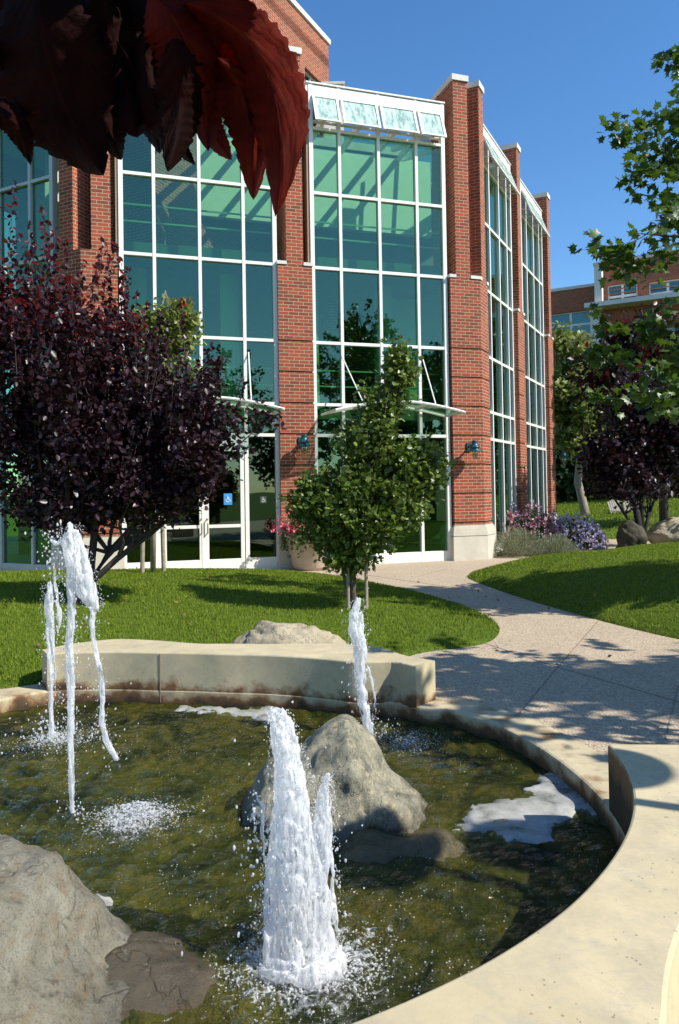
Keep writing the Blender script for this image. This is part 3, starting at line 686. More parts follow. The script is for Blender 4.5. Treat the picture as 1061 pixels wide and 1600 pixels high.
def fwin(h, n, cols, rows, mat=GLASSB):
    m = MB(); a, b, z0, z1 = h; w_ = .07
    for i in range(cols + 1): x = a + (b - a) * i / cols; m.fbox(bb, max(a, x - w_), min(b, x + w_), n - .3, n - .18, z0, z1)
    for j in range(rows + 1):
        z = z0 + (z1 - z0) * j / rows
        m.fbox(bb, a, b, n - .29, n - .17, max(z0, z - w_), min(z1, z + w_))
    o = m.build('window', WHITE, fb); g = MB(); g.fbox(bb, a, b, n - .25, n - .24, z0, z1); g.build('pane', mat, o)
zA = bpx(900, 446)[1]; xA0 = bpx(840, 440)[0]; xP0 = bpx(928, 440, .0)[0]
hA = []
a, z1_ = bpx(858, 487); b, z0_ = bpx(921, 521); hA.append((a - 4, b, z0_, z1_))
a, zz1 = bpx(862, 572); b, zz0 = bpx(893, 598); hA.append((a - 2, b, zz0, zz1))
fwall(xA0 - 10, xP0, zA, -.8, hA).build('wall', B, fb)
fwin(hA[0], -.8, 5, 2); fwin(hA[1], -.8, 3, 1)
m = MB(); m.fbox(bb, xA0 - 10, xP0, -1.4, -.74, zA, zA + .18); m.fbox(bb, xA0 - 10, xP0, -.8, -.66, z0_ - .35, z0_ - .12); m.build('coping', CAP, fb)
zB = bpx(1000, 408)[1]; xB0 = bpx(944, 440)[0]
hB = []
for (p0_, p1_, t_, b_) in ((951, 998, 449, 480), (1015, 1075, 444, 474), (946, 1000, 523, 553), (1015, 1075, 517, 547)):
    a, z1b = bpx(p0_, t_); b, z0b = bpx(p1_, b_); a2, z1c = bpx(p1_, t_ ); hB.append((a, b, (z0b), (z1b)))
fwall(xP0 + .3, bpx(1061, 420)[0] + 14, zB, .5, hB).build('wall', B, fb)
for h in hB: fwin(h, .5, 2, 2)
m = MB(); m.fbox(bb, xP0 + .3, bpx(1061, 420)[0] + 14, 0, .58, zB, zB + .2)
zl = bpx(945, 483)[1]; m.fbox(bb, xP0 - .3, bpx(1061, 420)[0] + 14, .5, 1.7, zl - .15, zl + .12); m.build('coping', CAP, fb)
for px0, px1, pt_, pb_ in ((928, 941, 415, 483), (922, 937, 489, 560)):
    a, zt = bpx(px0, pt_, 1.2); b, zb_ = bpx(px1, pb_, 1.2); m = MB(); m.fbox(bb, a, b, .2, 1.2, zb_, zt); m.fbox(bb, a - .05, b + .05, .15, 1.25, zt, zt + .15); m.build('pillar', CAP, fb)
m = MB()
for dz in (.5, .75, 1.0): m.bar((*bb(xP0 + .8, 1.5), zl + dz), (*bb(xP0 + 16, 1.5), zl + dz), .05)
m.build('balcony_rail', m_plain('rust_rail', (.45, .16, .06), .5), fb)

# ------------------------------------------------------------------ pond outline
PC = np.array([-1.006, 3.937])
inner_pts = []
for px, py in ((950, 1163), (974, 1196), (988, 1243), (984.5, 1278), (965, 1322), (930, 1369), (882, 1417), (817, 1463), (730, 1515), (643, 1554), (600, 1574)):
    inner_pts.append(G(px, py, .325)[:2])
rim_pts = [G(px, py, 0)[:2] for px, py in ((643, 1098), (685, 1109), (764, 1130), (817, 1156), (870, 1190), (912, 1225), (947, 1254))]
back_pts = [(-2.4, 6.22), (-1.95, 6.25), (-1.473, 6.175), (-.95, 6.09), (-.425, 5.979), (.119, 5.719), (.44, 5.50)]
pol = []
for p in inner_pts[1:] + rim_pts[:-1] + back_pts:
    d = np.array(p) - PC; pol.append((math.atan2(d[1], d[0]), math.hypot(*d)))
for a in np.radians([-170, -155, -140, -125, -110]): pol.append((a, 2.33))
for a in np.radians([140, 155, 168, 179.9]): pol.append((a, 2.55 - (a - 2.44) * .25))
pol.sort(); pa = np.array([p[0] for p in pol]); pr = np.array([p[1] for p in pol])
def rad(a):
    a = (a + PI) % (2 * PI) - PI
    return float(np.interp(a, np.r_[pa - 2 * PI, pa, pa + 2 * PI], np.r_[pr, pr, pr]))
_TA = np.linspace(-PI, PI, 2001); _TR = np.array([sum(rad(a + d) for d in (-.05, -.025, 0, .025, .05)) / 5 for a in _TA]).tolist()
def sm_rad(a):
    u = ((a + PI) % (2 * PI)) / (2 * PI) * 2000; i = min(1999, int(u)); return _TR[i] + (_TR[i + 1] - _TR[i]) * (u - i)
def pin(a, off=0): r = sm_rad(a) + off; return (PC[0] + r * math.cos(a), PC[1] + r * math.sin(a))
NA = 180; ANG = [-PI + 2 * PI * i / NA for i in range(NA)]
RIMW = .30
# ground and path with pond hole
def holed(name, outer, hole, z, mat):
    bm = bmesh.new(); 
    for loop in (outer, hole):
        vs = [bm.verts.new((p[0], p[1], z)) for p in loop]
        for i in range(len(vs)): bm.edges.new((vs[i], vs[(i + 1) % len(vs)]))
    bmesh.ops.triangle_fill(bm, use_beauty=True, use_dissolve=False, edges=bm.edges[:])
    for f_ in bm.faces:
        if f_.normal.z < 0: f_.normal_flip()
    me = bpy.data.meshes.new(name); bm.to_mesh(me); bm.free(); me.materials.append(mat)
    o = bpy.data.objects.new(name, me); COL.objects.link(o); return o
hole_o = [pin(a, RIMW + .1) for a in ANG]; hole_p = [pin(a, RIMW) for a in ANG]
struct(holed('ground', [(-900, -900), (900, -900), (900, 900), (-900, 900)], hole_o, -.02, LAWN))
struct(holed('path', [(-14, -8), (16, -8), (16, 30), (-14, 30)], hole_p, 0.004, AGG))
# joints in the paving
def joint(pts, name='path_joint'):
    m = MB()
    for a, b in zip(pts[:-1], pts[1:]):
        m.bar((a[0], a[1], .006), (b[0], b[1], .006), .009, .003)
    return struct(m.build(name, JOINT))
joint([G(560, 1003)[:2] if 0 else G(695, 985)[:2], G(860, 1040)[:2], G(1061, 1098)[:2]])
joint([G(940, 965)[:2], G(870, 1045)[:2], G(800, 1130)[:2]])
joint([G(1061, 1070)[:2], G(1040, 1155)[:2]])
joint([G(640, 905)[:2], G(700, 888)[:2]]); joint([G(560, 897)[:2], G(720, 920)[:2]])
# rim (low concrete kerb all round, its face drops into the pond)
def ring_section(a_list, prof, closed=False):
    """prof(a) -> list of (off, z) inner to outer"""
    m = MB(); n = None
    for a in a_list:
        pr_ = prof(a); n = len(pr_)
        for off, z in pr_: p = pin(a, off); m.v.append((p[0], p[1], z))
    K = len(a_list)
    for i in range(K if closed else K - 1):
        i2 = (i + 1) % K
        for j in range(n - 1): m.face((i * n + j, i2 * n + j, i2 * n + j + 1, i * n + j + 1))
    return m
prof = lambda a: [(0, -.55), (0, -.004), (.006, .008), (.02, .013), (RIMW - .015, .013), (RIMW, .006), (RIMW, -.05)]
m = ring_section(ANG, prof, True)
struct(m.build('pond_rim', CONC, smooth=False), 'low smooth concrete rim edging the pond')
# basin floor
m = MB(); m.v = [(*pin(a, .02), -.52) for a in ANG]; m.face(range(NA)); struct(m.build('pond_bed', BED))
# seat walls
def seat(a0_, a1_, inner_off, outer_pts_fn, name, label, zt=.325, n=90):
    m = MB(); al = np.linspace(a0_, a1_, n)
    for a in al:
        i = pin(a, inner_off); o_ = outer_pts_fn(a)
        dx = (o_[0] - i[0], o_[1] - i[1]); Ld = math.hypot(*dx); ux = (dx[0] / Ld, dx[1] / Ld)
        P = lambda t, z: (i[0] + ux[0] * t, i[1] + ux[1] * t, z)
        m.v += [P(0, -.3), P(0, zt - .012), P(.004, zt - .004), P(.012, zt)] + [P(Ld * t, zt) for t in (.25, .5, .75)] + [P(Ld - .012, zt), P(Ld - .004, zt - .004), P(Ld, zt - .012), P(Ld, -.1)]
    k = 11
    for i in range(n - 1):
        for j in range(k - 1): m.face((i * k + j, i * k + j + 1, (i + 1) * k + j + 1, (i + 1) * k + j))
    m.face(list(range(k))[::-1]); m.face([(n - 1) * k + j for j in range(k)])
    o = m.build(name, CONCS if zt > .32 else CONCB); bm = bmesh.new(); bm.from_mesh(o.data); bmesh.ops.recalc_face_normals(bm, faces=bm.faces); bm.to_mesh(o.data); bm.free()
    tag(o, label, 'seat wall'); return o
def polyfn(pts):
    aa = [math.atan2(p[1] - PC[1], p[0] - PC[0]) for p in pts]; aa = list(np.unwrap(aa)); rr_ = [math.hypot(p[0] - PC[0], p[1] - PC[1]) for p in pts]
    o_ = np.argsort(aa); aa = np.array(aa)[o_]; rr_ = np.array(rr_)[o_]
    def f_(a):
        r = sum(float(np.interp(a + d, aa, rr_)) for d in (-.03, 0, .03)) / 3
        return (PC[0] + r * math.cos(a), PC[1] + r * math.sin(a))
    return f_
bo = polyfn([(-2.55, 6.3), (-2.35, 6.62), (-2.02, 6.82), (-1.62, 6.70), (-1.23, 6.52), (-.6, 6.46), (.0, 6.44), (.34, 6.23), (.49, 5.92), (.72, 5.73)])
aEnd = math.atan2(5.50 - PC[1], .46 - PC[0]); aSt = math.atan2(6.24 - PC[1], -2.42 - PC[0])
seat(aEnd, aSt, .0031, bo, 'seat_wall', 'low curved concrete seat wall at the back of the pond beside the lawn boulder', .31)
jw = bpy.data.objects['seat_wall']
aj = math.atan2(6.17 - PC[1], -1.473 - PC[0]); pj = pin(aj, .001); m = MB(); m.bar((pj[0], pj[1], -.09), (pj[0], pj[1], .3), .007, .006, up=(0, 1, 0)); m.build('joint', JOINT, jw)
aR = math.atan2(inner_pts[0][1] - PC[1], inner_pts[0][0] - PC[0])
ro = polyfn([G(1300, 1156, .325)[:2], (2.25, 3.3), (1.75, 2.75), (1.25, 2.42), (.99, 2.27), (.83, 2.01), (.74, 1.80), (.45, 1.45), (0, 1.15), (-.6, .95), (-1.2, .9), (-2.4, 1.2), (-3.4, 2.4)])
seat(math.radians(-150), aR, .0031, ro, 'seat_wall', 'broad sunlit concrete seat wall curving through the bottom right corner', .325, 120)

# ------------------------------------------------------------------ water surface
WZ = -.10
jets_xy = {'j1': G(112, 1275, -.1)[:2], 'j1b': G(80, 1155, -.1)[:2], 'j2': G(580, 1148, -.1)[:2], 'j3': G(475, 1500, -.1)[:2], 's1': G(205, 1280, -.1)[:2], 's2': G(640, 1165, -.1)[:2], 's3': G(178, 1190, -.1)[:2]}
def wave(x, y):
    z = 0.0
    for k, (jx, jy) in enumerate(jets_xy.values()):
        d = math.hypot(x - jx, y - jy); z += .015 * math.exp(-d * 1.5) * math.sin(d * (38 + 4 * k) + k)
    z += .014 * noise.noise(Vector((x * 5, y * 5, 3))) + .011 * noise.noise(Vector((x * 13, y * 13, 7))) + .006 * noise.noise(Vector((x * 31, y * 31, 1)))
    return z
WATER = m_water([(*jets_xy['j3'], .55, .52), (*jets_xy['s1'], .50, .42), (*jets_xy['j1b'], .42, .36), (*jets_xy['s2'], .36, .30), (*jets_xy['j2'], .25, .34), (*G(610, 1440, -.1)[:2], .5, .20), (*G(330, 1300, -.1)[:2], .4, .22), (*G(640, 1590, -.1)[:2], .45, .22), (*G(300, 1560, -.1)[:2], .4, .20)])
step = .028; xs_ = np.arange(-3.7, 1.5, step); ys_ = np.arange(1.5, 6.6, step)
V_, idx = [], {}
for i, x in enumerate(xs_):
    for j, y in enumerate(ys_):
        d = (x - PC[0], y - PC[1]); r = math.hypot(*d); a = math.atan2(d[1], d[0])
        if r < sm_rad(a) + .05:
            rr2 = min(r, sm_rad(a) + .005); idx[(i, j)] = len(V_); s_ = rr2 / max(r, 1e-6)
            V_.append((PC[0] + d[0] * s_, PC[1] + d[1] * s_, WZ + wave(x, y)))
Fq = [(idx[(i, j)], idx[(i + 1, j)], idx[(i + 1, j + 1)], idx[(i, j + 1)]) for (i, j) in idx if (i + 1, j) in idx and (i + 1, j + 1) in idx and (i, j + 1) in idx]
struct(np_mesh('pond_water', np.array(V_), np.array(Fq), WATER, smooth=True), 'rippling olive-green pond water')

# ------------------------------------------------------------------ rocks
def rock(name, label, c, fn, mat, sub=6, disp=.05, seed=0, rot=0):
    bm = bmesh.new(); bmesh.ops.create_icosphere(bm, subdivisions=sub, radius=1)
    for v in bm.verts:
        p = Vector(fn(v.co.normalized()))
        q = p * 2.2 + Vector((seed * 7.3, seed, -seed))
        n_ = v.co.normalized()
        k = noise.fractal(q, .9, 2.1, 5) * disp + noise.fractal(q * 5, .8, 2, 4) * disp * .10
        k += -abs(noise.noise(q * 1.3 + Vector((9, 2, 1)))) * disp * 1.0
        k -= max(0, .06 - abs(noise.noise(q * .9 + Vector((3, 8, 5))))) * disp * 3.5
        p = p + n_ * k
        ca, sa = math.cos(rot), math.sin(rot)
        v.co = (c[0] + p.x * ca - p.y * sa, c[1] + p.x * sa + p.y * ca, c[2] + p.z)
    me = bpy.data.meshes.new(name); bm.to_mesh(me); bm.free(); me.polygons.foreach_set('use_smooth', [True] * len(me.polygons))
    me.materials.append(mat); o = bpy.data.objects.new(name, me); COL.objects.link(o); return tag(o, label, 'boulder')
ROCKG = m_rock('pond_rock_grey', (.13, .13, .095), (.37, .34, .24), (.58, .47, .27), 2.2)
ROCKB = m_rock('foreground_rock', (.12, .11, .08), (.24, .225, .17), (.17, .125, .07), 1.4)
ROCKT = m_rock('tan_boulder', (.30, .25, .16), (.46, .40, .28), (.38, .30, .18), 1.5, wet=False)
ROCKD = m_rock('dark_boulder', (.035, .03, .018), (.085, .07, .04), (.05, .04, .02), 1.5, wet=False)
def sdf_blend(n): return n
# centre rock: ridge peak, pale sloping right face, low ledge towards the right front
def rockB(n):
    x, y, z = n
    X = x * (.58 if x < 0 else .50); Y = y * .42; Z = z * .36
    if z > 0:
        pk = .06; d = x - pk
        Z = .53 * z ** .7 * max(.0, 1 - (.50 * abs(d) ** 2.0 if d < 0 else 1.02 * d ** 1.0)) * (1 - .22 * max(0, -y))
    return (X, Y, Z)
rock('pond_boulder', 'grey boulder with pale yellow slope in the middle of the pond', (.00, 4.1, -.17), rockB, ROCKG, disp=.075, seed=3)
def ledge(n): return (n[0] * .36, n[1] * .28, n[2] * (.16 if n[2] > 0 else .2))
def rockA(n):
    x, y, z = n; X = x * .62; Y = y * .56; Z = z * (.60 if z > 0 else .3)
    if x > 0: Z *= 1 - .45 * x ** 1.2
    return (X, Y, Z)
rock('pond_boulder', 'large pale wet boulder at the bottom left corner of the pond', (-1.28, 2.62, -.20), rockA, ROCKB, disp=.07, seed=1)
rock('pond_boulder', 'low dark wet ledge of rock jutting right of the foreground boulder', (-.91, 2.73, -.2), lambda n: (n[0] * .50, n[1] * .36, n[2] * (.22 if n[2] > 0 else .2)), m_rock('wet_rock', (.08, .065, .04), (.24, .20, .13), (.26, .12, .05), 2.4, waterline=.12), disp=.05, seed=8)
rock('pond_boulder', 'low half-submerged ledge right of the central pond boulder', (.27, 3.62, -.20), lambda n: (n[0] * .36, n[1] * .26, n[2] * (.17 if n[2] > 0 else .2)), m_rock('ledge_rock', (.12, .10, .05), (.32, .26, .12), (.20, .17, .09), 2, waterline=-.08), disp=.06, seed=5)
bl = G(450, 1006, .1)
rock('lawn_boulder', 'tan flat-topped boulder on the lawn behind the back seat wall', (bl[0] + .05, 7.15, .02), lambda n: (n[0] * .62, n[1] * .42, n[2] * (.36 if n[2] > 0 else .2)), ROCKT, disp=.07, seed=12)

# ------------------------------------------------------------------ fountains
def ico_pts(sub):
    bm = bmesh.new(); bmesh.ops.create_icosphere(bm, subdivisions=sub, radius=1)
    v = np.array([x.co[:] for x in bm.verts]); f_ = np.array([[q.index for q in x.verts] for x in bm.faces]); bm.free(); return v, f_
ICO0, ICOF0 = ico_pts(1); ICO1, ICOF1 = ico_pts(1); ICO2, ICOF2 = ico_pts(2)
def balls(pos, r, stretch=None, base=(ICO1, ICOF1), jitter=.0):
    v, f_ = base; n = len(pos); sc = np.repeat(np.array(r)[:, None], 3, 1)
    if stretch is not None: sc = sc * stretch
    V2 = v[None] * sc[:, None, :] * (1 + (rng.normal(0, jitter, (n, len(v), 1)) if jitter else 0)) + np.array(pos)[:, None, :]
    F2 = f_[None] + (np.arange(n) * len(v))[:, None, None]
    return V2.reshape(-1, 3), F2.reshape(-1, 3)
def remeshed(name, V2, F2, vox, mat, parent, disp=.006, dscale=28):
    o = np_mesh(name, V2, F2, mat); md = o.modifiers.new('r', 'REMESH'); md.mode = 'VOXEL'; md.voxel_size = vox
    dg = bpy.context.evaluated_depsgraph_get(); me = bpy.data.meshes.new_from_object(o.evaluated_get(dg)); old = o.data
    o.modifiers.clear(); o.data = me; bpy.data.meshes.remove(old)
    me.materials.clear(); me.materials.append(mat)
    n = len(me.vertices); co = np.empty(n * 3, dtype=np.float32); me.vertices.foreach_get('co', co); co = co.reshape(-1, 3)
    no = np.array([v.normal[:] for v in me.vertices])
    k = np.array([noise.fractal(Vector((float(p[0]) * dscale, float(p[1]) * dscale, float(p[2]) * dscale * .22)), .8, 2, 3) for p in co])
    co = co + no * (k * disp)[:, None]; me.vertices.foreach_set('co', co.astype(np.float32).ravel())
    me.polygons.foreach_set('use_smooth', [True] * len(me.polygons)); me.update()
    if parent: o.parent = parent; o.matrix_parent_inverse = Matrix.Translation(-parent.location)
    return o
def stream(pts, n, jit=.3, loose=False):
    """pts: (px,py,halfwidth px,depth). Ropes of water running down the path; loose=True scatters single beads"""
    P, Rr = [], []; T = len(pts) - 1
    def at(t):
        t = min(max(t, 0), T - 1e-6); i = int(t); u = t - i; a, b = pts[i], pts[i + 1]; return [a[k] + (b[k] - a[k]) * u for k in range(4)]
    if loose:
        for _ in range(n):
            px, py, hw, Y = at(rng.random() * T); hw *= Y / FPX; c = np.array(D(px, py, Y)); o_ = rng.normal(0, 1, 2); o_ = o_ / max(1, np.hypot(*o_)) * hw
            c[0] += o_[0]; c[1] += o_[1]; P.append(c); Rr.append(hw * .3)
        return P, Rr
    k = 0
    while k < n:
        t0 = rng.random() * T * 1.1 - T * .1; t1 = t0 + T * rng.uniform(.18, .60); ang = rng.uniform(0, 2 * PI); ro = math.sqrt(rng.random()); rr0 = rng.uniform(.15, .34); dr_ = rng.normal(0, .5)
        m_ = 64
        for j in range(m_):
            u = j / (m_ - 1); t = t0 + (t1 - t0) * u
            if t < 0 or t > T: continue
            px, py, hw, Y = at(t); hw *= Y / FPX; rr_ = hw * rr0 * (.35 + .65 * math.sin(PI * min(1, u * .9 + .1)))
            c = np.array(D(px, py, Y)); a_ = ang + dr_ * u + .25 * math.sin(t * 9 + ang); o_ = ro * (hw - rr_)
            c[0] += o_ * math.cos(a_); c[1] += o_ * math.sin(a_); P.append(c); Rr.append(max(rr_, .0035)); k += 1
    return P, Rr
def jet(name, label, base, streams, drops, vox):
    t = thing(name, label, 'water jet', (base[0], base[1], WZ), 'fountain jets in the pond')
    P, Rr = [], []
    for st, n in streams: p, r = stream(st, n * 6); P += p; Rr += r
    st_ = np.c_[np.ones(len(P)), np.ones(len(P)), np.full(len(P), 2.2)]
    V2, F2 = balls(P, Rr, st_, (ICO1, ICOF1)); remeshed('water_column', V2, F2, vox, FROTH, t, disp=vox * 1.0, dscale=42)
    # droplets: a fine skin of beads clinging to the streams, then free-flying ones
    P, Rr = [], []
    for st, n in streams:
        wide = [(a[0], a[1], a[2] * 1.22 + 1.5, a[3]) for a in st]; p, r = stream(wide, int(n * 1.3), loose=True)
        P += [q + rng.normal(0, .004, 3) for q in p]; Rr += list(rng.uniform(.0009, .0026, len(p)))
    for (px, py, sx, sy, Y, n, r0, r1) in drops:
        for _ in range(n):
            x_ = px + rng.normal(0, sx); y_ = py + rng.normal(0, sy)
            c = np.array(D(x_, y_, Y)); c[1] += rng.normal(0, sx * Y / FPX)
            if c[2] < WZ: c[2] = WZ + abs(c[2] - WZ) * .2
            P.append(c); Rr.append(rng.uniform(r0, r1) ** 1)
    st_ = np.c_[np.ones(len(P)), np.ones(len(P)), rng.uniform(.8, 2.2, len(P))]
    V2, F2 = balls(P, Rr, st_, jitter=.15); dr = np_mesh('droplets', V2, F2, DROPS, t, smooth=True); dr['kind'] = 'stuff'
    return t
Y3 = jets_xy['j3'][1]
jet('water_jet', 'thick white fountain jet in front of the central boulder', jets_xy['j3'],
    [([(432, 1110, 12, Y3), (440, 1135, 20, Y3), (450, 1185, 24, Y3), (456, 1240, 29, Y3), (456, 1300, 35, Y3), (459, 1360, 40, Y3), (462, 1420, 44, Y3), (462, 1505, 50, Y3)], 1050),
     ([(513, 1210, 4, Y3), (507, 1245, 13, Y3 + .03), (503, 1300, 20, Y3 + .03), (500, 1400, 27, Y3 + .02), (502, 1505, 36, Y3)], 560),
     ([(395, 1235, 2.5, Y3), (412, 1262, 4, Y3), (410, 1300, 6, Y3), (414, 1345, 5, Y3)], 60),
     ([(424, 1290, 5, Y3), (420, 1360, 8, Y3), (425, 1430, 14, Y3 - .04), (430, 1505, 22, Y3 - .05)], 160),
     ([(420, 1510, 24, Y3 - .08), (480, 1520, 30, Y3 - .13), (540, 1505, 24, Y3 - .06)], 130)],
    [(462, 1340, 45, 80, Y3, 260, .0015, .005), (470, 1495, 50, 20, Y3, 420, .0015, .005), (402, 1300, 12, 40, Y3, 60, .002, .007), (480, 1535, 62, 10, Y3 - .1, 260, .0015, .005)], .005)
Y1 = jets_xy['j1'][1]
jet('water_jet', 'tallest fountain jet at the left breaking into two falling ropes of water', jets_xy['j1'],
    [([(112, 820, 11, Y1), (112, 845, 17, Y1), (122, 880, 20, Y1), (135, 920, 17, Y1), (148, 950, 10, Y1)], 420),
     ([(112, 850, 9, Y1), (110, 900, 9, Y1), (112, 960, 8, Y1), (108, 1010, 7.5, Y1), (112, 1080, 6.5, Y1), (111, 1160, 6, Y1), (113, 1275, 5.5, Y1)], 520),
     ([(148, 945, 9, Y1), (144, 975, 6, Y1), (149, 1010, 4.5, Y1), (158, 1060, 6, Y1), (160, 1105, 5, Y1), (158, 1130, 5.5, Y1), (166, 1158, 6, Y1), (182, 1186, 4.5, Y1)], 300),
     ([(68, 828, 3, Y1), (76, 842, 3.5, Y1), (88, 850, 4, Y1), (100, 845, 6, Y1)], 50),
     ([(98, 830, 5, Y1), (92, 868, 4, Y1), (84, 880, 2, Y1)], 30)],
    [(95, 870, 18, 28, Y1, 110, .002, .007), (125, 1010, 22, 70, Y1, 150, .0015, .005), (114, 1275, 14, 12, Y1, 60, .002, .006), (170, 1165, 22, 20, Y1, 40, .002, .005)], .005)
Yb = jets_xy['j1b'][1]
jet('water_jet', 'thin leaning fountain jet behind the tallest one at far left', jets_xy['j1b'],
    [([(75, 910, 7, Yb), (76, 940, 9, Yb), (78, 985, 7, Yb), (82, 1050, 6, Yb), (82, 1155, 6.5, Yb)], 380),
     ([(84, 880, 4, Yb), (88, 925, 5, Yb), (93, 965, 7, Yb), (90, 990, 3, Yb)], 80)],
    [(90, 950, 12, 50, Yb, 90, .002, .006), (85, 1080, 18, 60, Yb, 90, .0015, .005), (85, 1150, 36, 14, Yb, 180, .002, .008)], .006)
Y2 = jets_xy['j2'][1]
jet('water_jet', 'fountain jet in front of the small tree at the back of the pond', jets_xy['j2'],
    [([(562, 936, 8, Y2), (556, 960, 13, Y2), (556, 985, 15, Y2), (563, 1010, 12, Y2), (563, 1060, 10, Y2), (568, 1100, 9, Y2), (577, 1148, 7, Y2)], 500),
     ([(573, 1035, 3, Y2), (582, 1065, 3.5, Y2), (588, 1095, 4, Y2), (582, 1135, 4, Y2)], 80)],
    [(555, 1040, 12, 50, Y2, 90, .002, .006), (590, 1145, 26, 8, Y2, 120, .002, .006)], .006)
# splash mounds where falling water lands
def splash(label, px, py, sx, sy, n, big, hgt=.05):
    c = G(px, py, WZ); P, Rr = [], []
    for _ in range(n):
        x_ = c[0] + rng.normal(0, sx); y_ = c[1] + rng.normal(0, sy); d = math.hypot((x_ - c[0]) / sx, (y_ - c[1]) / sy)
        P.append((x_, y_, WZ + rng.random() * hgt * math.exp(-d * .7))); Rr.append(rng.uniform(.3, 1) * big * math.exp(-d * .35))
    V2, F2 = balls(P, Rr, np.c_[np.ones(n) * 1.5, np.ones(n) * 1.2, np.ones(n) * .7], (ICO1, ICOF1), .25)
    o = np_mesh('splash', V2, F2, DROPS, smooth=True); tag(o, label, 'splash', 'churned white splashes on the pond', 'stuff')
splash('frothy splash on the water beside the foot of the tallest jet', 215, 1278, .13, .10, 1500, .0065, .09)
splash('faint splash ring beyond the right side of the central boulder', 640, 1162, .12, .13, 700, .005, .04)
splash('white froth ring round the foot of the thick front jet', 480, 1512, .13, .07, 1700, .0075, .045)
splash('splash at the foot of the thin jet at far left', 88, 1158, .15, .12, 900, .006, .06)
# drifting bubbles, plus sparkle flecks
P, Rr = [], []
for _ in range(2600):
    k = random.choice([(475, 1500, .55, .28), (215, 1280, .4, .25), (88, 1160, .4, .3), (600, 1420, .6, .35), (640, 1165, .3, .3), (300, 1400, .6, .4), (700, 1560, .5, .2)])
    c = G(k[0], k[1], WZ); x_ = c[0] + rng.normal(0, k[2]); y_ = c[1] + rng.normal(0, k[3])
    d = math.hypot(x_ - PC[0], y_ - PC[1])
    if d > sm_rad(math.atan2(y_ - PC[1], x_ - PC[0])) - .03: continue
    if noise.noise(Vector((x_ * 6, y_ * 6, 4))) < .02: continue
    P.append((x_, y_, WZ + wave(x_, y_) + .001)); Rr.append(rng.uniform(.001, .0034))
V2, F2 = balls(P, Rr, np.c_[rng.uniform(.9, 1.4, len(P)), rng.uniform(.8, 1.6, len(P)), np.ones(len(P)) * .7])
P2 = []  # tiny white beads standing for sun glints on the ripples
for _ in range(3400):
    a = rng.uniform(-PI, PI); r = math.sqrt(rng.random()) * 2.2; x_, y_ = PC[0] + r * math.cos(a), PC[1] + r * math.sin(a)
    if noise.noise(Vector((x_ * 3.5, y_ * 3.5, 9))) > -.05: P2.append((x_, y_, WZ + wave(x_, y_) + .001))
V3_, F3_ = balls(P2, rng.uniform(.0008, .0023, len(P2)))
F2 = np.concatenate([F2, F3_ + len(V2)]); V2 = np.concatenate([V2, V3_])
tag(np_mesh('bubbles', V2, F2, DROPS, smooth=True), 'scattered white bubbles drifting on the pond, with white beads standing for sun glints', 'bubbles', kind='stuff')
# foam rafts
def foam(label, pts, z=WZ + .008, th=.006):
    pts = [G(px, py, WZ)[:2] for px, py in pts]; V = [Vector(p) for p in pts]; n0 = len(V)
    # jitter the outline
    out = []
    for i in range(n0):
        a, b = V[i], V[(i + 1) % n0]; k = max(2, int((b - a).length / .018))
        for j in range(k):
            p = a.lerp(b, j / k); q = Vector((p.x * 9, p.y * 9, 2)); p = p + Vector((noise.noise(q), noise.noise(q + Vector((5, 5, 5))))) * .07 + Vector((noise.noise(q * 3.1), noise.noise(q * 3.1 + Vector((5, 5, 5))))) * .035; out.append(p)
    xs2 = [p.x for p in out]; ys2 = [p.y for p in out]; pts2 = list(out); st = .03
    def inside(x, y):
        c = False; j = len(out) - 1
        for i in range(len(out)):
            if (out[i].y > y) != (out[j].y > y) and x < (out[j].x - out[i].x) * (y - out[i].y) / (out[j].y - out[i].y) + out[i].x: c = not c
            j = i
        return c
    x = min(xs2)
    while x < max(xs2):
        y = min(ys2)
        while y < max(ys2):
            if inside(x, y): pts2.append(Vector((x, y)))
            y += st
        x += st
    r = delaunay_2d_cdt(pts2, [], [list(range(len(out)))], 1, 1e-5)
    ne = len(r[0]); edge = set()
    def dist(p): return min((p - q).length for q in out)
    V3 = [(p.x, p.y, z + th * (1 - math.exp(-dist(p) / .03)) + .012 * noise.noise(Vector((p.x * 6, p.y * 6, 0))) * min(1, dist(p) / .05) - .012 * (dist(p) < .002)) for p in r[0]]
    m = MB(); m.v = V3
    for f_ in r[2]: m.face(f_)
    o = m.build('foam_patch', FOAM, smooth=True); tag(o, label, 'foam', 'rafts of foam floating on the pond'); return o
foam('wide grey-white foam raft against the right wall of the pond', [(695, 1302), (760, 1300), (800, 1318), (860, 1316), (880, 1290), (905, 1268), (935, 1280), (958, 1300), (962, 1285), (945, 1255), (905, 1222), (870, 1200), (850, 1215), (825, 1235), (830, 1243), (790, 1250), (725, 1264), (735, 1285)])
foam('narrow foam strip along the foot of the back wall', [(272, 1104), (320, 1104), (380, 1109), (425, 1102), (442, 1108), (430, 1126), (395, 1122), (340, 1115), (290, 1114)])
foam('small foam scrap beside the wet foreground ledge', [(130, 1405), (165, 1410), (170, 1420), (140, 1422)])

